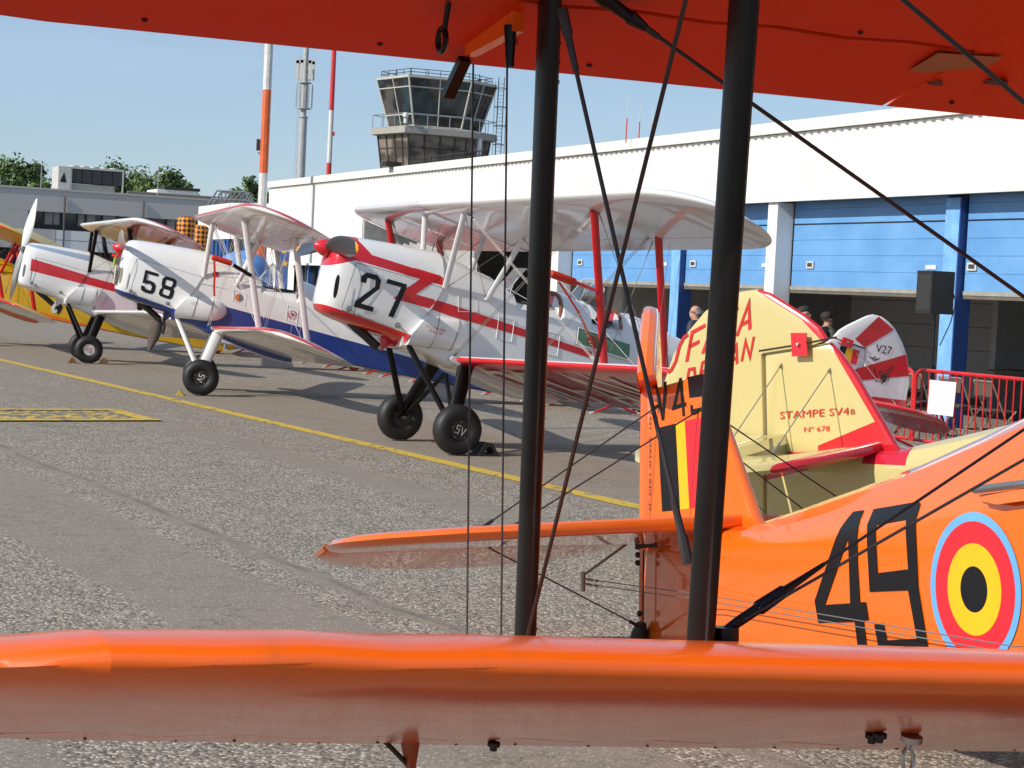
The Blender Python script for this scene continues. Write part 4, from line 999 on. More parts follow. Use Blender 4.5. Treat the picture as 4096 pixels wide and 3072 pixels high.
# ------------------------------------------------------------ hangar
FA = R(24.5); HD = Vector((-sin(FA), cos(FA), 0)); HN = Vector((-cos(FA), -sin(FA), 0)); HA = Vector((5.72, 26, 0))
def hp(s_, o, z): return HA + HD * s_ + HN * o + Vector((0, 0, z))       # along the front, out of it, up
MH = Matrix((( HD.x, HN.x, 0), (HD.y, HN.y, 0), (0, 0, 1)))
def hbox(mb, s0, s1, o0, o1, z0, z1, m_=0):
    P = [hp(a, b_, c) for c in (z0, z1) for b_ in (o0, o1) for a in (s0, s1)]
    return mb.add(P, [(0, 2, 3, 1), (4, 5, 7, 6), (0, 1, 5, 4), (2, 6, 7, 3), (0, 4, 6, 2), (1, 3, 7, 5)], m_)
hangar = empty('hangar', hp(12, -6, 0), (0, 0, 0), 'long white corrugated hangar with half open blue doors', 'hangar')
EACH = {'side_wall', 'window_blind', 'hinge_knob', 'roof_frame', 'cladding', 'coping', 'cladding_trim', 'downpipe', 'wall', 'handle_frame', 'frame'}
def put_parts(mb, name, mt, par, root):
    obs = mb.build_each(name, mt) if name in EACH else [mb.build(name, mt)]
    for o in obs: o.parent = par or root; o.matrix_parent_inverse = Matrix() if par else Matrix.Translation(-root.location)
    return obs[0]
def hpart(mb, name, mt, par=None): return put_parts(mb, name, mt, par, hangar)
white_clad = plain('white_cladding', (.80, .79, .755), .45, var=.04, vscale=.8)
white_wall = plain('white_render', (.78, .775, .75), .7, var=.05, vscale=1.0)
def streaky(name, c, c2):
    m, nt, b = new_mat(name); vec = obj_coord(nt)
    k = noise(nt, vec, 6, 5, .7, (1, 1, .15)).step(.62, .72) & noise(nt, vec, .5, 2).step(.55, .62)
    nt.links.new(mixc(nt, k * .8, c, c2), b.inputs['Base Color']); b.inputs['Roughness'].default_value = .6; return m
coping_m = streaky('streaked_coping', (.74, .73, .66), (.16, .14, .11))
def corrug(mb, s0, s1, z0, z1, o=0, pitch=.20, d=.035):
    n = int((s1 - s0) / pitch); pr = []
    for i in range(n):
        a = s0 + (s1 - s0) * i / n; p_ = (s1 - s0) / n
        pr += [(a, 0), (a + p_ * .30, 0), (a + p_ * .42, d), (a + p_ * .85, d)]
    pr.append((s1, 0))
    mb.loft([[hp(a, o + q, z0) for a, q in pr], [hp(a, o + q, z1) for a, q in pr]], smooth=False, closed=False)
mb = MB(); corrug(mb, -9, 12.19, 3.27, 4.29, 0); corrug(mb, 12.21, 23.30, 3.60, 4.29, 0); corrug(mb, 23.31, 31.35, 2.09, 4.29, 0); corrug(mb, 23.31, 25.85, 0, 2.085, 0); corrug(mb, 28.75, 31.35, 0, 2.085, 0); corrug(mb, 25.86, 28.74, 0, .895, 0); hpart(mb, 'cladding', white_clad)
mb = MB(); hbox(mb, -9, 31.42, -.05, .10, 4.30, 4.475); hpart(mb, 'coping', coping_m)
mb = MB(); hbox(mb, -9, 12.19, -.04, .06, 3.225, 3.265); hbox(mb, 12.21, 23.3, -.04, .06, 3.555, 3.595); hpart(mb, 'cladding_trim', coping_m)
mb = MB(); hbox(mb, -9, 31.35, -12, -.06, 4.20, 4.40); hpart(mb, 'roof', plain('roof_felt', (.12, .12, .12), .9))
mb = MB(); hbox(mb, -9, 12.19, -.9, -.06, 3.24, 4.18); hpart(mb, 'lintel', plain('dark_lintel', (.05, .05, .055), .8))
pil_m = white_wall
for s0, s1 in ((4.02, 4.30), (11.9, 12.3)):
    mb = MB(); hbox(mb, s0, s1, -.30, 0, 0, 3.22); hpart(mb, 'pillar', pil_m)
colb = plain('blue_column_paint', (.20, .45, .80), .4, var=.15); cold = plain('dark_blue_paint', (.02, .06, .22), .4)
for s0 in (-.16, 7.55):
    mb = MB(); hbox(mb, s0 - .13, s0 + .20, -.44, -.22, 0, 3.2); cl = hpart(mb, 'column', colb)
    mb = MB(); hbox(mb, s0 - .16, s0 - .132, -.45, -.20, 0, 3.2); hpart(mb, 'column_rail', cold)
m, nt, b = new_mat('blue_door_paint'); vec = obj_coord(nt); n = noise(nt, vec, 1.2, 5, .6, (1, 1, 1.5))
nt.links.new(mixc(nt, n.step(.3, .75), (.12, .31, .60), (.17, .38, .68)), b.inputs['Base Color']); b.inputs['Roughness'].default_value = .42; door_m = m
for i, (s0, s1) in enumerate(((-7.5, -.36), (.10, 3.98), (4.34, 7.37), (7.79, 11.86))):
    mb = MB(); z = 1.92; pr = []
    while z < 3.7:
        pr += [(z, -.30), (z + .232, -.30), (z + .235, -.308), (z + .239, -.308)]; z += .242
    for (z0, o0), (z1, o1) in zip(pr, pr[1:]): mb.add([hp(s0, o0, z0), hp(s1, o0, z0), hp(s1, o1, z1), hp(s0, o1, z1)], [(0, 1, 2, 3)])
    hbox(mb, s0, s1, -.36, -.325, 1.92, 3.9); dd = hpart(mb, 'sectional_door', door_m)
    mb = MB(); hbox(mb, s0, s1, -.35, -.28, 1.86, 1.918); hpart(mb, 'bottom_rail', plain('galvanised_rail', (.42, .41, .36), .5, .3), dd)
    mb = MB(); hbox(mb, s0, s1, -.34, -.29, 1.81, 1.858); hpart(mb, 'rubber_seal', plain('dirty_seal', (.14, .12, .09), .8), dd)
    mb = MB(); hs = s1 - .12 if i else s1 - .03; hs = {0: -.42, 1: 3.55, 2: 7.2, 3: 11.6}[i]
    hbox(mb, hs - .20, hs, -.29, -.275, 2.20, 2.31); hpart(mb, 'handle_frame', plain('pale_handle_frame', (.6, .6, .56), .5), dd)
    mb = MB(); hbox(mb, hs - .165, hs - .035, -.30, -.272, 2.225, 2.285); hpart(mb, 'handle_recess', plain('handle_recess', (.05, .055, .06), .5), dd)
    mb = MB(); hs = {0: -6.5, 1: .40, 2: 4.75, 3: 8.15}[i]; hbox(mb, hs - .12, hs + .12, -.295, -.285, 2.21, 2.27); hpart(mb, 'door_plate', M['white_letter'], dd)
    mb = MB(); hbox(mb, s0, s1, -.306, -.286, 2.885, 2.90); hpart(mb, 'door_seam', M['dark'], dd)
# inside
m, nt, b = new_mat('inner_wall_panels'); vec = obj_coord(nt); sp = nt.nodes.new('ShaderNodeSeparateXYZ'); nt.links.new(vec, sp.inputs[0])
zz = X(sp.outputs[2]); fr = (zz * 2.2)._op('FRACT'); c = mixc(nt, (fr < .04), (.70, .69, .66), (.30, .30, .29)); nt.links.new(c, b.inputs['Base Color']); b.inputs['Roughness'].default_value = .6
mb = MB(); hbox(mb, -9, 31, -7.2, -7.0, 0, 4.2); bw = hpart(mb, 'back_wall', m)
mb = MB()
for r_ in range(4):
    for i in range(24): mb.box(hp(-8 + i * .62 + .1 * (r_ % 2), -6.99, .55 + r_ * .455), (.07, .07, .05), M=MH.to_3x3() if False else None)
hpart(mb, 'hinge_knob', M['dark'], bw)
mb = MB(); hbox(mb, 12.0, 12.3, -7, -.31, 0, 4.2); hbox(mb, 23.2, 23.30, -7, -.01, 0, 3.55); hbox(mb, 31.2, 31.34, -12, -.02, 0, 4.29); hbox(mb, -9, -8.8, -7, 0, 0, 3.2); hbox(mb, 4.1, 4.25, -7, -4.5, 0, 4.2); hpart(mb, 'side_wall', plain('dim_wall', (.45, .45, .44), .8))
glass = plain('dark_window_glass', (.025, .035, .045), .06, var=.4, coat=.5); bluef = plain('blue_window_frame', (.05, .17, .50), .4)
mb = MB(); hbox(mb, 25.9, 28.7, -.20, -.16, .9, 2.08); wi = hpart(mb, 'window', glass)
mb = MB()
for a in (25.9, 26.8, 27.75, 28.62): hbox(mb, a, a + .08, -.158, -.08, .9, 2.08)
hpart(mb, 'window_frame', bluef, wi)
mb = MB(); hbox(mb, 25.8, 28.8, -.02, .12, 2.082, 2.14); hpart(mb, 'window_hood', coping_m, wi)
# curtains of the left opening
m, nt, b = new_mat('grey_curtain'); vec = obj_coord(nt); n = noise(nt, vec, 2, 3)
nt.links.new(mixc(nt, n, (.30, .29, .28), (.50, .48, .46)), b.inputs['Base Color']); b.inputs['Roughness'].default_value = .9; cur = m
def curtain(s0, s1, o, z0, z1):
    mb = MB(); n = int((s1 - s0) / .06); pr = [(s0 + (s1 - s0) * i / n, .07 * sin(i * .75) + .04 * sin(i * .31)) for i in range(n + 1)]
    mb.loft([[hp(a, o + q, z0) for a, q in pr], [hp(a, o + q * .6, z1) for a, q in pr]], closed=False); hpart(mb, 'curtain', cur)
curtain(18.0, 23.1, -.9, 0, 3.2); curtain(14.2, 16.4, -1.6, 0, 2.6); curtain(12.4, 13.6, -.8, 0, 2.7)
mb = MB(); hbox(mb, 12.35, 23.15, -.5, -.3, 3.1, 3.55); hpart(mb, 'opening_head', plain('dark_lintel_paint', (.03, .03, .03), .7))
for nm, s0, px in (('floodlight', 21.2, 0),):
    mb = MB(); hbox(mb, 21.0, 21.3, -.1, .3, 4.48, 4.6); 
    for i in range(14): mb.tube([hp(20.2 - i * .28, -.2, 4.47), hp(20.2 - i * .28, -.2, 4.66)], .012, 5)
    mb.tube([hp(20.6, -.2, 4.66), hp(16.2, -.2, 4.66)], .015, 5); mb.tube([hp(20.6, -.2, 4.57), hp(16.2, -.2, 4.57)], .012, 5)
    hpart(mb, 'roof_railing', M['dark_steel'])

# lean-to at the far end
lean = empty('annex_building', (-9.2, 58.5, 0), (0, 0, 0), 'low white annex with corrugated side at the far end of the hangar', 'building')
def lpart(mb, name, mt, par=None):
    return put_parts(mb, name, mt, par, lean)
P1, P2, P3 = Vector((-10.2, 59.6, 0)), Vector((-8.65, 55.8, 0)), Vector((-7.02, 54.75, 0))
def wallseg(mb, a, b, z0, z1, th=.2):
    d = (b - a).normalized(); n = Vector((d.y, -d.x, 0)) * th
    Pq = [a, b, b - n, a - n]; mb.loft([[p + Vector((0, 0, z0)) for p in Pq], [p + Vector((0, 0, z1)) for p in Pq]], smooth=False)
mb = MB(); wallseg(mb, P1, P2, 2.80, 3.75); lpart(mb, 'wall', white_wall)
mb = MB(); d = (P3 - P2); n_ = Vector((d.y, -d.x, 0)).normalized()
pr = []
for i in range(15): pr += [P2 + d * (i / 15), P2 + d * ((i + .35) / 15), P2 + d * ((i + .45) / 15) + n_ * .03, P2 + d * ((i + .9) / 15) + n_ * .03]
mb.loft([[p + Vector((0, 0, 2.8)) for p in pr], [p + Vector((0, 0, 3.72)) for p in pr]], smooth=False, closed=False); lpart(mb, 'cladding', white_clad)
mb = MB(); wallseg(mb, P1, P2 + (P2 - P1).normalized() * .03, 3.755, 3.86, .25); wallseg(mb, P2, P3, 3.725, 3.862, .28); lpart(mb, 'coping', coping_m)
mb = MB(); wallseg(mb, P1 + Vector((.1, .1, 0)), P2 + Vector((.1, .1, 0)), 0, 2.78); wallseg(mb, P2 + Vector((.05, .12, 0)), P3, 0, 2.78, .1); wn_ = lpart(mb, 'window', glass)
mb = MB()
for i in range(9):
    p = P1 + (P2 - P1) * (i / 8) + Vector((.02, .04, 0)); mb.tube([p, p + Vector((0, 0, 2.78))], .04, 4)
for i in range(4):
    p = P2 + (P3 - P2) * (i / 3) + Vector((.0, .02, 0)); mb.tube([p, p + Vector((0, 0, 2.78))], .04, 4)
lpart(mb, 'window_frame', bluef, wn_)
mb = MB(); mb.tube([P2 + d * .22 + n_ * .12 + Vector((0, 0, 3.5)), P2 + d * .22 + n_ * .12 + Vector((0, 0, .1))], .05, 10); mb.tube([P2 + d * .26 + n_ * .06 + Vector((0, 0, 3.72)), P2 + d * .22 + n_ * .12 + Vector((0, 0, 3.45))], .07, 8); lpart(mb, 'downpipe', M['steel'])
mb = MB()
def lat(a, b, r=.03): mb.tube([a, b], r, 5)
o = Vector((-9.25, 60, 3.86)); W3 = [(-.75, 0), (-.45, .55), (.45, .55), (.75, 0)]
for dy in (0, .8):
    for (a, b_), (c_, d_) in zip(W3, W3[1:]): lat(o + Vector((a, dy, b_)), o + Vector((c_, dy, d_)))
    for a, b_ in ((-.3, .55), (.0, .55), (.3, .55)): lat(o + Vector((a, dy, .02)), o + Vector((a, dy, b_))); lat(o + Vector((a, dy, .0)), o + Vector((a + .3, dy, .52)))
    lat(o + Vector((-.6, dy, .28)), o + Vector((.6, dy, .28)))
lpart(mb, 'roof_frame', M['steel'])

# ------------------------------------------------------------ grey building on the left
GD = Vector((cos(FA), sin(FA), 0)); GN = Vector((sin(FA), -cos(FA), 0)); GA = Vector((-19.606, 75, 0))
def gp(s_, o, z): return GA + GD * s_ + GN * o + Vector((0, 0, z))
def gbox(mb, s0, s1, o0, o1, z0, z1):
    P = [gp(a, b_, c) for c in (z0, z1) for b_ in (o0, o1) for a in (s0, s1)]
    return mb.add(P, [(0, 2, 3, 1), (4, 5, 7, 6), (0, 1, 5, 4), (2, 6, 7, 3), (0, 4, 6, 2), (1, 3, 7, 5)])
offi = empty('office_building', gp(2, -5, 0), (0, 0, 0), 'low grey concrete building with a ribbon of dark windows', 'building')
def opart(mb, name, mt, par=None):
    return put_parts(mb, name, mt, par, offi)
conc = streaky('stained_concrete', (.47, .46, .44), (.33, .32, .31)); concl = plain('light_panel', (.70, .71, .71), .6, var=.04)
mb = MB(); gbox(mb, -14, 12, -.3, 0, 3.96, 4.82); gbox(mb, -14, -.02, -.3, 0, 2.45, 3.955); opart(mb, 'wall', conc)
mb = MB(); gbox(mb, -14, 12, -10, .04, 4.822, 4.90); opart(mb, 'roof', conc)
mb = MB(); gbox(mb, 0, 1.03, -.2, .01, 2.45, 3.26); opart(mb, 'lower_wall', conc)
mb = MB(); gbox(mb, 1.05, 12, -.2, .05, 2.45, 3.25); lw_ = opart(mb, 'panel_wall', concl)
mb = MB()
for a in (1.05, 3.0, 5.0, 7.0): gbox(mb, a, a + .02, .05, .056, 2.45, 3.25)
gbox(mb, 1.05, 12, .05, .055, 2.85, 2.865); opart(mb, 'panel_seam', M['dark_steel'], lw_)
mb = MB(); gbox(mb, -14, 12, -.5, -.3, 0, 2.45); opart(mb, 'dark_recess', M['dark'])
mb = MB(); gbox(mb, -.02, 12, -.32, -.28, 3.25, 3.96); wn_ = opart(mb, 'window', plain('office_glass', (.03, .032, .035), .08, coat=.5))
mb = MB()
for a in (-.02, .62, 1.30, 1.95, 2.30, 2.95, 3.6, 4.3, 4.95, 5.6, 6.3, 7.0, 7.7): gbox(mb, a, a + .05, -.279, -.2, 3.25, 3.96)
gbox(mb, -.02, 12, -.278, -.22, 3.25, 3.30); gbox(mb, -.02, 12, -.278, -.22, 3.42, 3.45); opart(mb, 'window_frame', M['dark_steel'], wn_)
mb = MB()
for a, b_ in ((.68, 1.0), (1.05, 1.28), (2.0, 2.28), (2.36, 2.7), (3.0, 3.5), (4.0, 4.3), (4.36, 4.7), (5.66, 6.0)): gbox(mb, a, b_, -.279, -.27, 3.46, 3.95)
opart(mb, 'window_blind', plain('pale_blind', (.28, .28, .27), .7), wn_)
mb = MB()
for a in (1.40, 4.60): mb.tube([gp(a, .05, 4.6), gp(a, .05, 0)], .035, 8)
opart(mb, 'downpipe', plain('brown_pipe', (.10, .08, .08), .6))
mb = MB(); mb.tube([gp(4.4, -2.2, 5.02), gp(9.2, -2.2, 5.02)], .10, 10); opart(mb, 'roof_pipe', plain('brown_roof_pipe', (.14, .11, .09), .6))
for s_, o_, h in ((.62, -1, 1.15), (5.4, -1, 1.25), (9.1, -1.5, .5), (-1.0, -1, .35)):
    mb = MB(); mb.tube([gp(s_, o_, 4.9), gp(s_, o_, 4.9 + h)], .018, 6); opart(mb, 'lightning_rod', M['steel'])
ch = empty('roof_chiller', gp(3.0, -3.6, 4.9), (0, 0, 0), 'white chiller unit with five dark coil panels on the grey roof', 'air conditioner')
def cpart(mb, name, mt, par=None):
    return put_parts(mb, name, mt, par, ch)
beige = plain('chiller_paint', (.52, .51, .45), .5)
mb = MB(); gbox(mb, 1.68, 2.18, -4.4, -3.0, 4.9, 5.98); cpart(mb, 'end_cabinet', beige)
mb = MB(); gbox(mb, 2.19, 4.42, -4.4, -3.02, 5.92, 6.0)
for a in (2.19, 4.36): gbox(mb, a, a + .06, -3.1, -3.01, 4.9, 5.92)
gbox(mb, 2.3, 4.1, -3.9, -3.3, 4.9, 5.3); cpart(mb, 'frame', beige)
for i in range(5):
    mb = MB(); gbox(mb, 2.27 + i * .42, 2.66 + i * .42, -4.2, -3.03, 5.35, 5.91); cpart(mb, 'coil_panel', plain('dark_coil', (.035, .035, .04), .7) if i == 0 else bpy.data.materials['dark_coil'])
    mb = MB(); mb.lathe([(.21, 0), (.20, .08), (.17, .08), (.17, .02), (0, .02)], gp(2.46 + i * .42, -3.7, 6.0), (0, 0, 1), 16); cpart(mb, 'fan', beige)
mb = MB(); V2 = lambda a, z_: gp(a, -2.99, z_); mb.add([V2(1.74, 5.32), V2(2.02, 5.32), V2(1.92, 5.75)], [(0, 1, 2)]); cpart(mb, 'warning_triangle', M['digit'])
pent = empty('roof_hut', gp(7.5, -6.6, 4.9), (0, 0, 0), 'small pale roof hut with dark cap on the grey building', 'roof structure')
mb = MB(); gbox(mb, 6.6, 8.4, -8, -6, 4.9, 5.45); o = mb.build('hut_wall', concl); o.parent = pent; o.matrix_parent_inverse = Matrix.Translation(-pent.location)
mb = MB(); gbox(mb, 6.9, 8.5, -8.1, -5.9, 5.452, 5.58); o = mb.build('hut_roof', M['dark_steel']); o.parent = pent; o.matrix_parent_inverse = Matrix.Translation(-pent.location)

# ------------------------------------------------------------ control tower
tw = empty('control_tower', (-4.6, 96, 0), (0, 0, 0), 'airport control tower with slanted dark glass cab', 'control tower')
def tpart(mb, name, mt, par=None):
    return put_parts(mb, name, mt, par, tw)
CAB = [Vector(q) for q in ((-7.59, 95.6, 0), (-5.83, 93.3, 0), (-2.76, 94.5, 0), (-1.55, 96.4, 0), (-3.25, 98.6, 0), (-6.35, 97.5, 0))]; CC = Vector((-4.55, 96.0, 0))
def cabp(k, z): return [CC + (p - CC) * k + Vector((0, 0, z)) for p in CAB]
m, nt, b = new_mat('tower_glass'); vec = obj_coord(nt)
b.inputs['Roughness'].default_value = .03; b.inputs['Specular IOR Level'].default_value = .7
n1 = noise(nt, vec, .55, 3, .5, (1, 1, 1.2)).step(.46, .56); n2 = noise(nt, vec, 1.1, 3, .5, (1, 1, .7)).step(.5, .56)
nt.links.new(mixc(nt, n2 * .6, mixc(nt, n1, (.012, .015, .02), (.085, .08, .075)), (.02, .06, .075)), b.inputs['Base Color'])
bump(nt, b, noise(nt, vec, .5, 2), .25, .3); tglass = m
m, nt, b = new_mat('bronze_glass'); vec = obj_coord(nt); b.inputs['Roughness'].default_value = .05
nt.links.new(mixc(nt, noise(nt, vec, .7, 3, .5, (1, 1, 2)).step(.40, .62), (.07, .06, .05), (.24, .20, .165)), b.inputs['Base Color']); bump(nt, b, noise(nt, vec, .6, 2), .3, .3); bglass = m
tframe = plain('pale_tower_frame', (.50, .49, .44), .5)
Z0, Z1 = 9.72, 12.08
mb = MB(); mb.loft([cabp(.76, Z0), cabp(1.0, Z1)], smooth=False); cabg = tpart(mb, 'cab_window', tglass)
mb = MB(); NB = 6
def lv(k): return cabp(.76 + .24 * k + .004, Z0 + (Z1 - Z0) * k)
for i in range(NB):
    j = (i + 1) % NB
    mb.tube([lv(0)[i], lv(1)[i]], .055, 6)
    a0, a1 = (lv(0)[i] + lv(0)[j]) / 2, (lv(1)[i] + lv(1)[j]) / 2; mb.tube([a0, a1], .035, 6)
    for k in (.0, .24, .80, 1.0): mb.tube([lv(k)[i], lv(k)[j]], .035 if 0 < k < 1 else .05, 6)
tpart(mb, 'cab_frame', tframe, cabg)
mb = MB(); mb.loft([cabp(1.01, Z1 + .02), cabp(1.02, Z1 + .10)], smooth=False); tpart(mb, 'cab_roof', tframe)
mb = MB(); mb.loft([cabp(1.0, 9.26), cabp(1.06, 9.30), cabp(1.06, 9.60), cabp(1.02, 9.66)], smooth=False); tpart(mb, 'balcony', plain('stained_tower_concrete', (.36, .34, .30), .7))
mb = MB()
for i in range(NB):
    j = (i + 1) % NB; a, c_ = cabp(1.04, 10.28), cabp(1.04, 9.66)
    mb.tube([a[i], a[j]], .022, 5)
    for f in (0, .33, .67): mb.tube([a[i] + (a[j] - a[i]) * f, c_[i] + (c_[j] - c_[i]) * f], .02, 5)
tpart(mb, 'balcony_railing', M['steel'])
mb = MB()
for i in range(NB):
    j = (i + 1) % NB; a, c_ = cabp(.93, Z1 + .42), cabp(.93, Z1 + .1)
    for zf in (0, .5): mb.tube([a[i] + (c_[i] - a[i]) * zf, a[j] + (c_[j] - a[j]) * zf], .018, 5)
    for f in (0, .25, .5, .75): mb.tube([a[i] + (a[j] - a[i]) * f, c_[i] + (c_[j] - c_[i]) * f], .016, 5)
for px_, h in ((-6.6, .45), (-5.9, .55), (-5.0, .5), (-3.8, .6), (-2.4, .45)): mb.tube([(px_, 95.6, Z1 + .1), (px_, 95.6, Z1 + .1 + h)], .02, 5); mb.box((px_, 95.6, Z1 + .2), (.16, .16, .16))
tpart(mb, 'roof_railing', M['dark_steel'])
mb = MB(); mb.loft([cabp(.80, 0), cabp(.80, 7.0), cabp(.83, 7.0), cabp(.94, 9.25)], smooth=False); lowg = tpart(mb, 'lower_window', bglass)
mb = MB()
def lw2(k): return cabp(.833 + .112 * k, 7.0 + 2.25 * k)
for i in range(NB):
    j = (i + 1) % NB
    for f in (0, .28, .55, .8): mb.tube([lw2(0)[i] + (lw2(0)[j] - lw2(0)[i]) * f, lw2(1)[i] + (lw2(1)[j] - lw2(1)[i]) * f], .05, 5)
    for k in (.12, .72): mb.tube([lw2(k)[i], lw2(k)[j]], .03, 5)
tpart(mb, 'lower_frame', plain('brown_frame', (.06, .045, .04), .5), lowg)
mb = MB(); c0 = CAB[3] + Vector((.12, .1, 0))
for dx in (0, .28): mb.tube([c0 + Vector((dx, 0, 6)), c0 + Vector((dx, 0, 12.6))], .022, 5)
for i in range(34): mb.tube([c0 + Vector((0, 0, 6 + i * .19)), c0 + Vector((.28, 0, 6 + i * .19))], .012, 4)
for i in range(7):
    z_ = 6.3 + i * .95; mb.tube([c0 + Vector((.14 + .30 * cos(a), -.35 + .35 * sin(a), z_)) for a in (R(q) for q in range(0, 361, 30))], .016, 4)
for a in (0, 60, 120, 180): mb.tube([c0 + Vector((.14 + .30 * cos(R(a + 180)), -.35 + .35 * sin(R(a + 180)), 6.3)), c0 + Vector((.14 + .30 * cos(R(a + 180)), -.35 + .35 * sin(R(a + 180)), 12.3))], .016, 4)
tpart(mb, 'caged_ladder', M['dark_steel'])
mb = MB(); q = CAB[2] * .55 + CAB[3] * .45 + Vector((-.1, -.35, 0)); mb.tube([q + Vector((0, 0, 6)), q + Vector((.1, 0, 9.3))], .12, 8); tpart(mb, 'tower_duct', concl)
mb = MB(); q = cabp(1.05, 9.75)[1]; mb.tube([q, q + Vector((0, 0, .35))], .09, 8); mb.lathe([(.02, 0), (.14, .02), (.14, .2), (0, .25)], q + Vector((0, -.1, .28)), (0, 0, 1), 12); tpart(mb, 'camera_dome', M['white_letter'])

# ------------------------------------------------------------ masts
mast_o = plain('orange_mast_paint', (.70, .13, .03), .45); mast_r = plain('red_mast_paint', (.60, .03, .03), .45); mast_w = plain('white_mast_paint', (.66, .65, .62), .5)
def mast(x, y, r, bands, label, z1=None):
    ro = empty('painted_mast', (x, y, 0), (0, 0, 0), label, 'mast', 'striped masts')
    for z0, z1_, mt in bands:
        mb = MB(); mb.lathe([(r * (1.03 - .01 * z0), z0), (r * (1.03 - .01 * z1_), z1_)], (0, 0, 0), (0, 0, 1), 10, cap=True); o = mb.build('mast_section', mt, ro)
    return ro
m1 = mast(-6.87, 50, .118, [(0, 2.2, M['dark_steel']), (2.202, 2.56, mast_o), (2.562, 4.46, mast_w), (4.462, 6.66, mast_o), (6.662, 8.6, mast_w), (8.602, 10.6, mast_o)], 'orange and white banded mast with a small signal box')
mb = MB(); mb.box((-.17, 0, 5.2), (.09, .09, .30)); mb.tube([(-.17, 0, 5.0), (-.1, 0, 4.95)], .015, 5); mb.build('signal_box', M['dark_steel'], m1)
m3 = mast(-10.28, 100, .14, [(0, 8.05, mast_r), (8.052, 10.83, mast_w), (10.832, 17, mast_r)], 'thinner red and white mast near the control tower')
mb = MB(); mb.box((.16, 0, 9.6), (.14, .1, .2)); mb.build('obstruction_lamp', mast_r, m3)
gm = empty('telecom_mast', (-12.93, 110, 0), (0, 0, 0), 'grey telecom mast with white panel antennas', 'mast'); gmat = plain('grey_mast_paint', (.42, .43, .43), .5); am = plain('pale_antenna', (.58, .58, .55), .5)
mb = MB(); mb.lathe([(.30, 0), (.245, 8), (.235, 11.3), (.17, 11.32), (.15, 17)], (0, 0, 0), (0, 0, 1), 16); mb.build('pole', gmat, gm)
mb = MB(); mb.lathe([(.29, 0), (.29, .06)], (0, 0, 11.25), (0, 0, 1), 16); mb.lathe([(.42, 0), (.42, .05)], (0, 0, 11.75), (0, 0, 1), 12); mb.lathe([(.40, 0), (.40, .05)], (0, 0, 13.25), (0, 0, 1), 12); mb.lathe([(.26, 0), (.26, 1.4)], (0, 0, 11.8), (0, 0, 1), 10); mb.build('platform', gmat, gm)
for a in range(6):
    x_, y_ = .46 * cos(R(a * 60 + 10)), .46 * sin(R(a * 60 + 10)); mb = MB(); mb.box((x_, y_, 14.0), (.16, .1, 1.1)); mb.box((x_ * 1.05, y_, 14.5), (.22, .1, .25)); mb.build('panel_antenna', am, gm)
    mb = MB(); mb.tube([(x_, y_, 11.8), (x_, y_, 13.2)], .03, 5)
    for k in range(8): mb.box((x_, y_, 11.9 + .15 * k), (.12, .06, .03))
    mb.build('dipole_array', gmat, gm)
mb = MB()
for dx in (-.36, -.26): mb.tube([(dx, -.1, 0), (dx, -.1, 15)], .014, 4)
for i in range(60): mb.tube([(-.36, -.1, .25 * i), (-.26, -.1, .25 * i)], .01, 4)
mb.build('mast_ladder', gmat, gm)
for k, (x_, h) in enumerate(((1.84, .72), (2.07, .62), (2.30, .55))):
    ro = empty('roof_antenna', (x_, 34, 4.40), (0, 0, 0), ['tallest of the three whip aerials on the hangar roof', 'middle of the three whip aerials on the hangar roof', 'shortest whip aerial on the hangar roof'][k], 'antenna', 'whip aerials on the hangar roof')
    mb = MB(); mb.tube([(0, 0, 0), (0, 0, .08 + h * .5)], .011, 6); mb.build('aerial_base', mast_r, ro)
    mb = MB(); mb.tube([(0, 0, .08 + h * .5), (0, 0, .12 + h * 1.05)], .005, 5); mb.build('whip', M['white_letter'], ro)

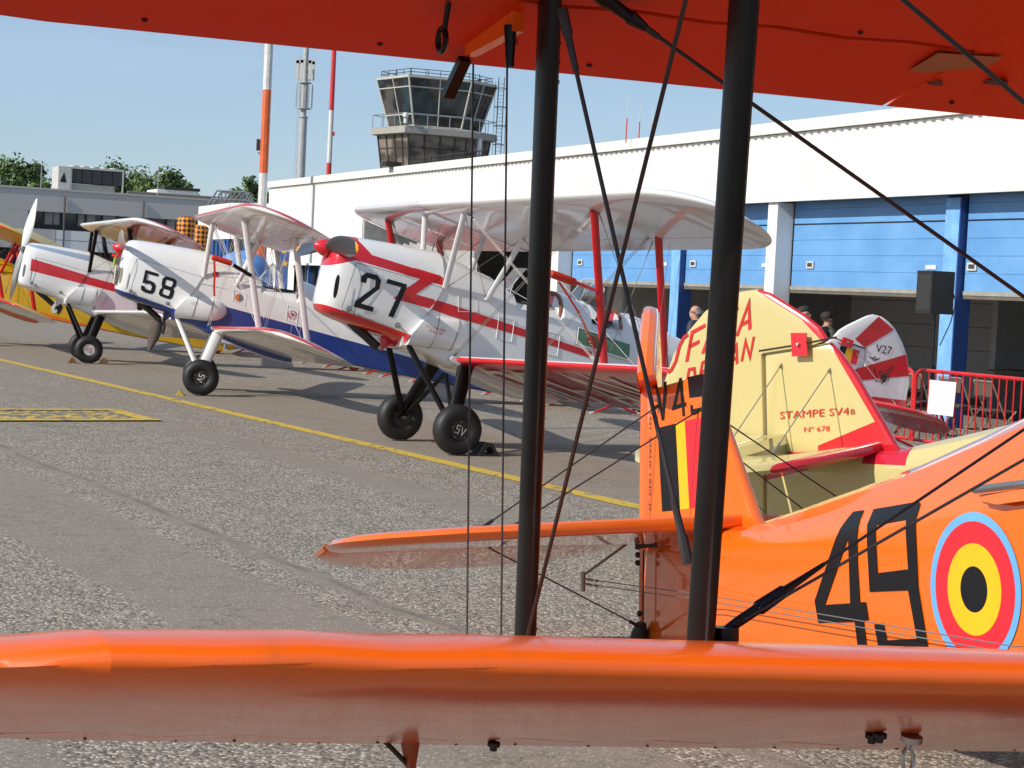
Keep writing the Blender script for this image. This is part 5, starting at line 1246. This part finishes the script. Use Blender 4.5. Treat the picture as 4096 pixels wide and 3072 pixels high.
# ------------------------------------------------------------ trees
def leafmat(name, c):
    m, nt, b = new_mat(name); vec = obj_coord(nt); n = noise(nt, vec, 1.2, 3)
    nt.links.new(mixc(nt, n.step(.3, .7), tuple(x * .7 for x in c), tuple(x * 1.25 for x in c)), b.inputs['Base Color']); b.inputs['Roughness'].default_value = .6
    b.inputs['Transmission Weight'].default_value = 0; b.inputs['Subsurface Weight'].default_value = 0
    return m
lm = [leafmat('leaf_dark', (.045, .085, .018)), leafmat('leaf_mid', (.085, .145, .030)), leafmat('leaf_light', (.13, .19, .045))]
bark = plain('bark', (.09, .07, .05), .9)
def tree(x, y, h, wd, label, nl=2600, seed=0, name='broadleaf_tree', asp=.55):
    rnd = random.Random(seed); ro = empty(name, (x, y, 0), (0, 0, 0), label, 'tree', 'trees behind the buildings')
    mb = MB(); mb.tube([(0, 0, 0), (.1, 0, h * .35), (0, .1, h * .8)], [h * .03, h * .022, h * .006], 8)
    cl = []
    for i in range(30):
        th, ph = rnd.uniform(0, 2 * pi), math.acos(rnd.uniform(-.7, 1)); rr_ = rnd.uniform(.45, .92)
        c = Vector((cos(th) * sin(ph) * wd / 2 * rr_, sin(th) * sin(ph) * wd / 2 * rr_, h * (1 - asp / 2) + cos(ph) * h * asp / 2 * rr_)); cl.append((c, rnd.uniform(.11, .22) * wd))
        mb.tube([(0, 0, h * rnd.uniform(.3, .5)), tuple(c * .6 + Vector((0, 0, h * .2))), tuple(c)], [h * .010, h * .006, h * .002], 4)
    mb.build('trunk', bark, ro)
    mb = MB()
    for i in range(nl):
        c, r_ = cl[rnd.randrange(len(cl))]; d = Vector((rnd.gauss(0, 1), rnd.gauss(0, 1), rnd.gauss(0, .8))); d.normalize(); p = c + d * r_ * rnd.uniform(.35, 1.05)
        n = (d + Vector((rnd.gauss(0, .5), rnd.gauss(0, .5), rnd.gauss(0, .5) + .3))).normalized(); a = n.orthogonal().normalized(); bb = n.cross(a); s_ = rnd.uniform(.09, .20)
        th = rnd.uniform(0, 6.28); a2 = a * cos(th) + bb * sin(th); b2 = n.cross(a2)
        mb.add([p - a2 * s_, p - b2 * s_ * .6, p + a2 * s_, p + b2 * s_ * .6], [(0, 1, 2, 3)], rnd.choice((0, 0, 1, 1, 1, 2)))
    me = bpy.data.meshes.new('crown'); me.from_pydata(mb.v, [], mb.f)
    for q in lm: me.materials.append(q)
    me.polygons.foreach_set('material_index', mb.m); o = bpy.data.objects.new('crown', me); COL.objects.link(o); o.parent = ro
for i, (x, y, h, w_, lb) in enumerate([(-31.6, 112, 8.5, 4.2, 'leafy green tree cut by the left picture edge'), (-28.9, 108, 8.4, 4.0, 'rounded green tree left of the roof chiller, before a taller neighbour'), (-27.2, 106, 7.0, 2.0, 'small tree top right beside the chiller, on its left'), (-25.4, 118, 7.9, 2.4, 'tree top showing just above the roof chiller'),
        (-23.3, 110, 8.2, 4.4, 'broad dense tree right of the roof chiller'), (-20.6, 108, 8.1, 4.0, 'tall tree with ragged right edge behind the roof hut'), (-18.7, 112, 6.8, 2.4, 'low thin tree right of the roof hut'), (-17.4, 116, 6.3, 1.6, 'lowest tree top just left of the annex roof frame'), (-15.4, 108, 7.7, 2.8, 'loose tree behind the annex roof frame'), (-13.4, 120, 8.4, 3.0, 'round tree top behind the banded mast'), (-14.6, 111, 7.0, 1.4, 'slim tree left of the banded mast')]):
    tree(x, y, h, w_, lb, 2400, i)

# ------------------------------------------------------------ barriers, speaker and people by the hangar
barm = plain('red_barrier_paint', (.62, .020, .022), .4, var=.2); chipm = plain('white_foot_cap', (.55, .54, .52), .6)
def barrier_mesh():
    ro = empty('crowd_barrier', (0, 0, 0), (0, 0, 0))
    L = 2.2; mb = MB(); pts = [(-L / 2, 0, .12)]
    pts += [(-L / 2, 0, .80)] + [(-L / 2 + .12 - .12 * cos(R(a)), 0, .83 + .11 * sin(R(a))) for a in range(0, 91, 15)] + [(L / 2 - .12 + .12 * cos(R(a)), 0, .83 + .11 * sin(R(a))) for a in range(90, -1, -15)] + [(L / 2, 0, .80), (L / 2, 0, .12)]
    mb.tube(pts, .021, 8); mb.tube([(-L / 2, 0, .14), (L / 2, 0, .14)], .018, 8); mb.build('frame', barm, ro)
    n = 17
    for i in range(n):
        x_ = -L / 2 + L * (i + 1) / (n + 1); mb = MB(); mb.tube([(x_, 0, .145), (x_, 0, .935)], .0085, 6); mb.build('bar', barm, ro)
    for sx in (-.72, .72):
        mb = MB(); mb.tube([(sx, -.34, .012), (sx, -.04, .125), (sx, .04, .125), (sx, .34, .012)], .017, 6); f = mb.build('foot', barm, ro)
        mb = MB(); mb.tube([(sx, -.385, .010), (sx, -.33, .014)], .019, 6); mb.tube([(sx, .33, .014), (sx, .385, .010)], .019, 6); mb.build('foot_cap', chipm, f)
    mb = MB(); mb.tube([(L / 2, 0, .66), (L / 2 + .05, 0, .66), (L / 2 + .05, 0, .56)], .012, 6); mb.tube([(L / 2, 0, .60), (L / 2 + .03, 0, .60)], .02, 6); mb.build('hook', barm, ro)
    return ro
bproto = barrier_mesh(); bz = math.atan2(HD.y, HD.x)
spots = [(Vector((4.60, 21.42, 0)) + HD * (-1.12 - 2.24 * k + 2.24 * 0), k) for k in range(0, 4)] + [(Vector((4.60, 21.42, 0)) + HD * (1.12), 9)]
left0 = Vector((1.55, 25.4, 0))
spots += [(left0 + HD * (1.0 + 2.27 * k), 20 + k) for k in range(0, 10)]
names_ = {0: 'red crowd barrier with a white paper sheet, right of the striped tail', 1: 'red crowd barrier hooked on right of the one with the paper', 2: 'red crowd barrier partly cut by the right picture edge', 3: 'red crowd barrier beyond the right picture edge', 9: 'red crowd barrier behind the red and white striped tail fin'}
for i, (p, k) in enumerate(spots):
    o = bproto if i == 0 else copy_tree(bproto)
    o.location = p; o.rotation_euler = (0, 0, bz)
    tag(o, names_.get(k, ''), 'barrier', 'red crowd barriers along the hangar')
    if k >= 20: o['label'] = ['red barrier feet seen under the red lower wing, nearest', 'red barrier feet seen under the red lower wing, second', 'red barrier feet right of the near black wheel of biplane 27', 'red barrier feet between the wheels of biplane 27', 'red barrier feet under the blue belly beside the dark tailwheel', 'red barrier feet left of the dark tailwheel under the blue belly', 'red barrier feet under the tip of the white lower wing of biplane 58', 'red barrier feet under the middle of the white lower wing of biplane 58', 'red barrier feet right of the white leg of biplane 58', 'red barrier feet left of the white leg of biplane 58'][k - 20]
mb = MB(); d0 = spots[0][0] + HD * .58
for i in range(7):
    a = i / 6
mb.loft([[d0 + HD * (-.24 + .48 * i / 8) + HN * (.03 + .012 * sin(i * .9 + z_ * 5)) + Vector((0, 0, z_)) for i in range(9)] for z_ in (.46, .56, .66, .76, .84)], closed=False)
tag(mb.build('paper_sheet', plain('white_paper', (.80, .80, .80), .8, var=.03)), 'blank white paper sheet hanging on the red crowd barrier', 'paper sheet')

st = empty('speaker_stand', (5.36, 24.0, 0), (0, 0, 0), 'black tripod stand carrying the loudspeaker before the blue column', 'speaker stand')
mb = MB(); mb.tube([(0, 0, .45), (0, 0, .90)], .03, 10); mb.tube([(0, 0, .90), (0, 0, 1.585)], .019, 10); mb.lathe([(.04, 0), (.04, .09)], (0, 0, .84), (0, 0, 1), 12); mb.build('pole', M['black'], st)
for a in (40, 160, 280):
    mb = MB(); mb.tube([(0, 0, .72), (.42 * cos(R(a)), .42 * sin(R(a)), .02)], .016, 8); mb.tube([(0, 0, .40), (.22 * cos(R(a)), .22 * sin(R(a)), .36)], .012, 6); mb.build('leg', M['black'], st)
spk = empty('loudspeaker', (5.36, 24.0, 1.585), (0, 0, FA), 'black loudspeaker cabinet on its stand before the blue column', 'loudspeaker')
blk = plain('black_speaker_plastic', (.018, .017, .017), .55, bmp=.2)
mb = MB(); pl_ = [(-.19, -.16), (.12, -.20), (.19, -.12), (.19, .12), (.12, .20), (-.19, .16)]; mb.loft([[Vector((a, b_, z_)) for a, b_ in pl_] for z_ in (0, .01, .53, .545)], smooth=False); mb.build('cabinet', blk, spk)
mb = MB(); mb.add([(-.193, -.14, .04), (-.193, .14, .04), (-.193, .14, .50), (-.193, -.14, .50)], [(0, 1, 2, 3)]); mb.build('grille', plain('speaker_grille', (.03, .03, .03), .8, bmp=.6), spk)
mb = MB(); mb.tube([(.10, -.21, .3), (.14, -.23, .15), (.10, -.2, -.1), (.03, -.1, -.4)], .008, 6); mb.build('speaker_cable', M['black'], spk)

skin_m = plain('skin', (.45, .24, .17), .55); hair_g = plain('grey_hair', (.30, .29, .28), .8); hair_d = plain('dark_hair', (.03, .02, .015), .8)
def person(x, y, h, face, shirt, hair, label, bald=False, pants=(.03, .03, .04)):
    """one continuous skinned body, standing with relaxed arms"""
    ro = empty('person', (x, y, 0), (0, 0, face), label, 'person', 'people by the hangar')
    k = h / 1.78
    J = {}; V = []; E = []; Rd = []
    def v(n_, p, r_, par=None):
        J[n_] = len(V); V.append(Vector(p) * k); Rd.append(r_ * k)
        if par: E.append((J[par], J[n_]))
    v('pel', (0, 0, .95), .15); v('wst', (0, 0, 1.10), .135, 'pel'); v('chs', (0, .0, 1.30), .16, 'wst'); v('shc', (0, 0, 1.43), .11, 'chs'); v('nk', (0, .01, 1.50), .058, 'shc'); v('jaw', (0, .035, 1.575), .072, 'nk'); v('hd', (0, .02, 1.66), .098, 'jaw'); v('crn', (0, .0, 1.735), .062, 'hd'); v('nose', (0, .125, 1.625), .013, 'jaw')
    for s_, q in ((1, 'l'), (-1, 'r')):
        v('ear' + q, (.098 * s_, .0, 1.645), .018, 'hd')
        v('sh' + q, (.19 * s_, 0, 1.42), .07, 'shc'); v('el' + q, (.25 * s_, -.02, 1.13), .046, 'sh' + q); v('wr' + q, (.26 * s_, .09, .88), .032, 'el' + q); v('pm' + q, (.26 * s_, .11, .81), .034, 'wr' + q)
        for f in range(4): v('f%d' % f + q, (.26 * s_, .085 + .02 * f, .755), .010, 'pm' + q); v('g%d' % f + q, (.25 * s_, .10 + .02 * f, .715 + .008 * abs(f - 1)), .008, 'f%d' % f + q)
        v('th' + q, (.235 * s_, .15, .80), .011, 'pm' + q)
        v('hp' + q, (.095 * s_, 0, .90), .10, 'pel'); v('kn' + q, (.10 * s_, .02, .50), .062, 'hp' + q); v('an' + q, (.105 * s_, 0, .09), .042, 'kn' + q); v('to' + q, (.11 * s_, .16, .035), .035, 'an' + q)
    me = bpy.data.meshes.new('body'); me.from_pydata(V, E, []); o = bpy.data.objects.new('body', me); COL.objects.link(o); o.parent = ro
    md = o.modifiers.new('skin', 'SKIN'); md.use_smooth_shade = True
    for i, r_ in enumerate(Rd): me.skin_vertices[0].data[i].radius = (r_, r_)
    me.skin_vertices[0].data[0].use_root = True
    o.modifiers.new('sub', 'SUBSURF').levels = 1
    m_, nt_, b_ = new_mat('clothed_body'); vec = obj_coord(nt_); sp_ = nt_.nodes.new('ShaderNodeSeparateXYZ'); nt_.links.new(vec, sp_.inputs[0]); zz_ = X(sp_.outputs[2]); xx_ = X(sp_.outputs[0]).abs()
    c_ = mixc(nt_, (zz_ > .93 * k), pants, shirt); c_ = mixc(nt_, (zz_ > 1.50 * k) | ((xx_ > .2 * k) & (zz_ < 1.12 * k)), c_, (.50, .27, .19)); c_ = mixc(nt_, zz_ < .09 * k, c_, (.02, .02, .02)); nt_.links.new(c_, b_.inputs['Base Color']); b_.inputs['Roughness'].default_value = .7; me.materials.append(m_)
    mb = MB()
    if not bald: mb.lathe([(.100 * k, .0), (.108 * k, .03 * k), (.098 * k, .075 * k), (.06 * k, .11 * k), (0, .12 * k)], (0, -.008 * k, 1.655 * k), (0, -.25, 1), 16)
    else: mb.loft([[((.098 + .006) * cos(a) * k, (-.012 + .104 * sin(a)) * k, (1.60 + dz) * k) for a in (R(q) for q in range(190, 351, 20))] for dz in (0, .03, .06)], closed=False)
    mb.build('hair', hair, ro)
    mb = MB()
    for s_ in (1, -1): mb.lathe([(.012 * k, 0), (.008 * k, .006 * k), (0, .008 * k)], (.034 * s_ * k, .108 * k, 1.665 * k), (0, 1, 0), 10)
    mb.build('eye', M['dark'], ro); mb = MB(); mb.tube([(-.025 * k, .108 * k, 1.58 * k), (.025 * k, .108 * k, 1.58 * k)], .005 * k, 5); mb.build('mouth', M['leather'], ro)
person(2.62, 27.2, 1.58, R(60), (.03, .035, .06), hair_g, 'bald person in dark shirt behind the cream tail', True)
person(1.86, 26.3, 1.50, R(110), (.05, .10, .05), hair_g, 'grey haired person beside the orange tail fin')
person(4.35, 28.3, 1.62, R(-120), (.03, .03, .03), hair_d, 'dark haired person standing inside the hangar')
person(4.75, 28.6, 1.55, R(-60), (.04, .05, .035), hair_d, 'second person inside the hangar, right of the dark haired one')
ts = empty('hanging_shirt', hp(-.0, -5.2, 1.6), (0, 0, FA), 'pale T-shirt hanging inside the hangar', 'shirt')
mb = MB(); mb.plate([(-.16, 0), (.16, 0), (.16, .42), (.27, .30), (.33, .38), (.18, .60), (.07, .63), (0, .58), (-.07, .63), (-.18, .60), (-.33, .38), (-.27, .30), (-.16, .42)], (0, 0, -.45), (0, 1, 0), (0, 0, 1.4), .03); mb.build('cloth', plain('pale_cotton', (.62, .58, .50), .9), ts)
mb = MB(); mb.plate([(-.08, .05), (.08, .05), (.08, .30), (-.08, .30)], (-.022, 0, -.25), (0, 1, 0), (0, 0, 1.2), .004); mb.build('shirt_print', M['dark_steel'], ts)
ps_ = empty('wall_poster', hp(1.15, -6.9, 1.9), (0, 0, FA), 'small pale poster on the back wall of the hangar', 'poster')
mb = MB(); mb.box((0, 0, 0), (.02, .28, .62)); mb.build('sheet', plain('pale_blue_paper', (.45, .5, .58), .8), ps_)
woodm = plain('table_top', (.10, .07, .05), .6); tubem = plain('tan_tube', (.34, .29, .20), .45, .3)
for i, (s_, o_) in enumerate(((-3.2, -3.4), (-1.2, -3.4), (1.8, -3.6))):
    tb = empty('trestle_table', hp(s_, o_, 0), (0, 0, bz), ['dark table with crates at the right inside the hangar', 'dark table with a crate behind the blue column', 'dark table inside the hangar left of the blue column'][i], 'table', 'tables inside the hangar')
    mb = MB(); mb.box((0, 0, .74), (1.8, .7, .04)); mb.build('tabletop', woodm, tb)
    for sx in (-.8, .8):
        mb = MB(); mb.tube([(sx, -.3, 0), (sx, .3, .72)], .015, 6); mb.tube([(sx, .3, 0), (sx, -.3, .72)], .015, 6); mb.build('leg', tubem, tb)
for i, (s_, o_, w_) in enumerate(((-2.9, -3.2, .62), (-3.7, -3.3, .5), (-1.6, -3.3, .55))):
    cr = empty('crate', hp(s_, o_, .76), (0, 0, bz), ['long dark crate on the hangar table', 'rightmost dark crate on the hangar table', 'dark crate on the table nearest the blue column'][i], 'crate', 'crates on the hangar tables')
    mb = MB(); mb.box((0, 0, .02), (w_, .4, .03)); [mb.box((sx * w_ / 2, 0, .15), (.03, .4, .29)) for sx in (-1, 1)]; [mb.box((0, sy * .19, .10), (w_, .03, .12)) for sy in (-1, 1)]; [mb.box((0, sy * .19, .24), (w_, .03, .06)) for sy in (-1, 1)]; mb.build('crate_body', M['dark_steel'], cr)
    mb = MB(); mb.box((0, .208, .10), (w_ * .5, .006, .07)); mb.build('crate_label', concl, cr)
chair = empty('folding_chair', (0, 0, 0), (0, 0, 0))
for sx in (-.2, .2):
    mb = MB(); mb.tube([(sx, -.22, 0), (sx, .18, .80)], .011, 6); mb.build('leg', tubem, chair); mb = MB(); mb.tube([(sx, .22, 0), (sx, -.18, .45)], .011, 6); mb.build('leg', tubem, chair)
mb = MB(); mb.tube([(-.2, .18, .80), (.2, .18, .80)], .011, 6); mb.tube([(-.2, -.15, .14), (.2, -.15, .14)], .009, 6); mb.build('cross_bar', tubem, chair)
mb = MB(); mb.box((0, 0, .45), (.40, .38, .02)); mb.build('seat', woodm, chair); mb = MB(); mb.box((0, .165, .70), (.38, .015, .16)); mb.build('backrest', woodm, chair)
for i, (s_, o_, rz) in enumerate(((.75, 1.3, .3), (-.05, 1.15, .0), (-.75, 1.05, -.2), (-1.45, 1.2, .25), (-2.2, 1.1, .1), (-3.0, 1.2, -.1), (1.5, 1.1, .5))):
    o = chair if i == 0 else copy_tree(chair); o.location = hp(s_, o_, 0); o.rotation_euler = (0, 0, bz + rz)
    tag(o, ['folding chair behind the barrier, left of the loudspeaker stand', 'folding chair right behind the loudspeaker stand', 'folding chair behind the rightmost bars of the papered barrier', 'folding chair behind the joint of two barriers', 'folding chair right of the barrier joint', 'folding chair at the right picture edge behind the barrier', 'folding chair behind the striped tail fin'][i], 'chair', 'folding chairs behind the barriers')

# ------------------------------------------------------------ inflatables beyond the planes
m, nt, b = new_mat('orange_black_diamonds'); vec = obj_coord(nt); sp = nt.nodes.new('ShaderNodeSeparateXYZ'); nt.links.new(vec, sp.inputs[0])
at = nt.nodes.new('ShaderNodeMath'); at.operation = 'ARCTAN2'; nt.links.new(sp.outputs[1], at.inputs[0]); nt.links.new(sp.outputs[0], at.inputs[1])
aa = X(at.outputs[0]) * (6 / (2 * pi)); zz = X(sp.outputs[2]) * 4.3
q1 = ((aa + zz)._op('FRACT') > .5); q2 = ((aa - zz)._op('FRACT') > .5)
nt.links.new(mixc(nt, (q1 - q2).abs(), (.85, .28, .02), (.05, .02, .01)), b.inputs['Base Color']); b.inputs['Roughness'].default_value = .6; dia = m
blue_cloth = plain('blue_inflatable_cloth', (.05, .13, .36), .6)
for x, y, z0, h, lb in ((-8.16, 46, 2.56, .50, 'front orange inflatable column with black diamonds'), (-8.02, 47.2, 2.10, .80, 'rear orange inflatable column with black diamonds, half hidden')):
    ro = empty('inflatable_column', (x, y, 0), (0, 0, 0), lb, 'inflatable', 'diamond patterned inflatable columns')
    mb = MB(); mb.lathe([(.215, z0), (.225, z0 + .2), (.225, z0 + h - .06), (.20, z0 + h - .02), (.12, z0 + h + .02), (0, z0 + h + .03)], (0, 0, 0), (0, 0, 1), 28); mb.build('cap', dia, ro)
    mb = MB(); mb.lathe([(.20, 0), (.20, z0 - .002)], (0, 0, 0), (0, 0, 1), 24); mb.build('shaft', blue_cloth, ro)
ro = empty('blue_inflatable', (-6.35, 43.5, 0), (0, 0, 0), 'sky blue inflatable with white lettering and a gold star panel', 'inflatable')
mb = MB(); mb.lathe([(.70, 0), (.72, 1.4), (.66, 1.85), (.48, 2.12), (.25, 2.24), (0, 2.28)], (0, 0, 0), (0, 0, 1), 24); mb.build('dome', plain('sky_blue_cloth', (.12, .28, .60), .6), ro)
mb = MB(); f = lambda a, b_: (.74 * sin(a) * -1, -.70 * cos(a), b_); put_text(mb, 'TY 100', lambda a, b_: (a, -.60 + .12 * (a * a), 1.98 + b_ - .25 * a * a), -.40, .02, .08, .6); mb.build('lettering', M['white_letter'], ro)
mb = MB(); mb.loft([[(.78 + .18 * t_, -.3, z_), (1.06 + .10 * t_, -.3, z_), (1.06 + .10 * t_, -.2, z_), (.78 + .18 * t_, -.2, z_)] for z_, t_ in ((0, 0), (1.9, 0), (2.45, .35), (2.55, .6))], smooth=False); pn = mb.build('star_panel', blue_cloth, ro)
mb = MB()
for cx_, cz_ in ((.96, 2.30), (1.0, 2.02)):
    put_poly(mb, [((.09 if k % 2 == 0 else .035) * sin(k * pi / 5) + cx_, (.09 if k % 2 == 0 else .035) * cos(k * pi / 5) + cz_) for k in range(10)], lambda a, b_: (a, -.305, b_))
mb.build('star', M['flag_yellow'], pn)

# ------------------------------------------------------------ loose things on the planes
def attach(cfg, name, label, cat, group=None):
    o = empty(name, (0, 0, 0), (0, 0, 0), label, cat, group); return o
def W(cfg, u, v, w):
    x, y, hd, al = cfg['pose']; Q = Matrix.Rotation(R(hd), 3, 'Z') @ Matrix.Rotation(-R(al), 3, 'Y')
    return Vector((x, y, 0)) + Q @ (Vector((u, v, w)) + Vector(OFF))
def lock(cfg, pts, rod, label, sg, h=.06):
    c = W(cfg, sum(p[0] for p in pts) / len(pts), sg * h, sum(p[1] for p in pts) / len(pts)); ro = empty('gust_lock', c, (0, 0, 0), label, 'gust lock', 'red control surface gust locks')
    mb = MB(); pl = [W(cfg, a, sg * h, b_) - c for a, b_ in pts]; pb = [W(cfg, a, sg * (h - .012), b_) - c for a, b_ in pts]; mb.loft([pb, pl], smooth=False); mb.build('plate', M['flag_red'], ro)
    mb = MB(); mb.tube([W(cfg, a, sg * (h - .018), b_) - c for a, b_ in rod], .006, 6); mb.build('rod', M['dark_steel'], ro)
    mb = MB(); mb.lathe([(.012, 0), (.009, .02), (0, .025)], W(cfg, sum(p[0] for p in pts) / len(pts), sg * h, sum(p[1] for p in pts) / len(pts)) - c, W(cfg, 0, sg, 0) - W(cfg, 0, 0, 0), 10); mb.build('wing_nut', M['steel'], ro)
lock(c27, T['t27_lock'], [(-4.62, 1.435), (-4.80, 1.413), (-5.06, 1.375)], 'red gust lock plate on the striped tail fin', 1, .055)
lock(c67, [(-4.859, 1.494), (-4.754, 1.492), (-4.747, 1.357), (-4.85, 1.354)], [(-4.56, 1.465), (-4.80, 1.425), (-5.09, 1.388)], 'red gust lock plate on the cream tail fin', -1, .075)
def pitot(cfg, label, t_, rib, blackrod):
    lf, lr, uf, ur = cfg['nodes']; a = lf + (uf - lf) * t_; f = lambda p: W(cfg, p[0], p[1], p[2])
    c = f(a); ro = empty('pitot_cover', c, (0, 0, 0), label, 'pitot cover', 'red pitot covers on the struts')
    P = lambda du, dw, dv=0: f(a + Vector((du, dv, dw))) - c
    mb = MB(); mb.tube([P(.50, .06), P(.48, .06), P(.26, .02), P(.24, .02)], [.02, .036, .036, .03], 12); mb.build('sleeve', M['red_cloth'], ro)
    mb = MB(); mb.tube([P(.25, .02), P(.02, -.03)] if not blackrod else [P(.22, .0), P(-.02, -.10)], .016 if not blackrod else .024, 8); mb.build('tube', M['strut_black'] if blackrod else M['strut_red'], ro)
    mb = MB(); wd = .022
    L_ = [P(u_, w_) for u_, w_ in rib]; off_ = P(.03, 0)
    mb.loft([[p - off_ * .45, p + off_ * .45] for p in L_], closed=False); rb = mb.build('ribbon', M['red_cloth'], ro)
    if not blackrod:
        a0, a1 = L_[-3], L_[-1]; e1 = (a1 - a0).normalized(); e2 = off_.normalized(); nn = e1.cross(e2)
        if nn.y > 0: nn = -nn
        mb = MB(); put_text(mb, 'BEFORE FLIGHT', lambda p_, q_: a0 + e1 * p_ + e2 * q_ + nn * .004, .0, -.013, .026, (a1 - a0).length * .93); mb.build('ribbon_lettering', M['beige_letter'], rb)
pitot(c27, 'red pitot cover with long BEFORE FLIGHT ribbon on the red strut', .50, [(.40, .0), (.30, -.10), (.16, -.25), (.02, -.46), (-.10, -.70)], False)
pitot(c58, 'red pitot cover with short ribbon and black tube on the white strut', .56, [(.46, .02), (.43, -.15), (.42, -.30), (.40, -.42)], True)
# exhaust cover and intake pads of biplane 58
c = W(c58, .655, .06, .69); ro = empty('exhaust_cover', c, (0, 0, 0), 'brown leaf shaped exhaust cover hanging below biplane 58', 'exhaust cover')
mb = MB(); P = lambda du, dv, dw: W(c58, .655 + du, .06 + dv, .69 + dw) - c
mb.loft([[P(du + x_ * wd, -.03 + .02 * sin(k), z_) for k, (x_) in enumerate((-1, -.5, 0, .5, 1))] for du, wd, z_ in ((.02, .03, .03), (.02, .075, -.05), (.03, .085, -.16), (.05, .075, -.28), (.075, .04, -.40), (.085, .01, -.46))], closed=False); mb.build('cover_cloth', plain('brown_cover_cloth', (.10, .075, .06), .8), ro)
mb = MB(); mb.tube([P(-.06, .02, .02), P(-.08, .02, -.10), P(-.07, .02, -.20)], .02, 6); mb.build('strap', M['black'], ro)
c = W(c58, 1.30, .16, 1.26); ro = empty('intake_cover', c, (0, 0, 0), 'beige intake pad with green strap on the nose of biplane 58', 'intake cover'); P = lambda du, dv, dw: W(c58, 1.30 + du, .16 + dv, 1.26 + dw) - c
mb = MB(); mb.loft([[P(.02 + .02 * cos(a), -.01, -.05 + z_) + Vector((0, 0, 0)) if False else P(.015 * cos(a) + .02, .07 * sin(a), z_) for a in (2 * pi * k / 12 for k in range(12))] for z_ in (-.17, -.16, .08, .09)]); mb.build('pad', plain('beige_pad', (.55, .50, .38), .7), ro)
mb = MB(); mb.tube([P(.05, .02, .19), P(.06, .02, .05)], .014, 6); mb.build('strap', plain('lime_strap', (.45, .62, .04), .6), ro)
mb = MB(); mb.tube([P(.09, -.02, .22), P(.02, .03, .20), P(.0, .06, .24)], .02, 6); mb.build('red_tab', M['red_cloth'], ro)
# chocks
rub = plain('black_rubber_chock', (.022, .021, .019), .7, bmp=.2); wood = plain('brown_wood', (.20, .11, .05), .7); yel = plain('yellow_chock_paint', (.62, .40, .03), .5)
def chock(cfg, sg, back, label, mt, sz=1.0, hollow=False):
    x, y, hd, al = cfg['pose']; h = R(hd); wc = Vector((x, y, 0)) + Vector((-sin(h), cos(h), 0)) * sg * .78 + Vector((cos(h), sin(h), 0)) * back
    ro = empty('wheel_chock', wc, (0, 0, h + (pi if back > 0 else 0)), label, 'wheel chock', 'wheel chocks')
    outer = [(-.12, 0), (.12, 0), (.04, .125), (-.03, .13), (-.06, .10)] if hollow else [(-.13, 0), (.10, 0), (.015, .14), (-.015, .14)]; s_ = sz
    mb = MB()
    if hollow:
        inner = [(-.045, .025), (.06, .025), (.03, .085), (-.0, .095), (-.025, .08)]
        for yy in (-.10, .10):
            V, F = flat_poly(outer, (inner,), .5); mb.add([(-a * s_, yy, b_ * s_) for a, b_ in V], F)
        for lp in (outer, inner): mb.loft([[(-a * s_, yy, b_ * s_) for a, b_ in lp] for yy in (-.10, .10)], cap=False, smooth=False)
    else: mb.loft([[(-a * s_, yy, b_ * s_) for a, b_ in outer] for yy in (-.10, .10)], smooth=False)
    mb.build('chock_body', mt, ro)
chock(c27, 1, -.30, 'black hollow rubber chock behind the near wheel of biplane 27', rub, 1.0, True)
chock(c58, 1, .27, 'small yellow chock in front of the near wheel of biplane 58', yel, .42)
chock(cR, 1, .28, 'brown wooden chock in front of the near wheel of the red striped biplane', wood, .75); chock(cR, 1, -.28, 'brown wooden chock behind the near wheel of the red striped biplane', wood, .75)
bpy.context.view_layer.update()
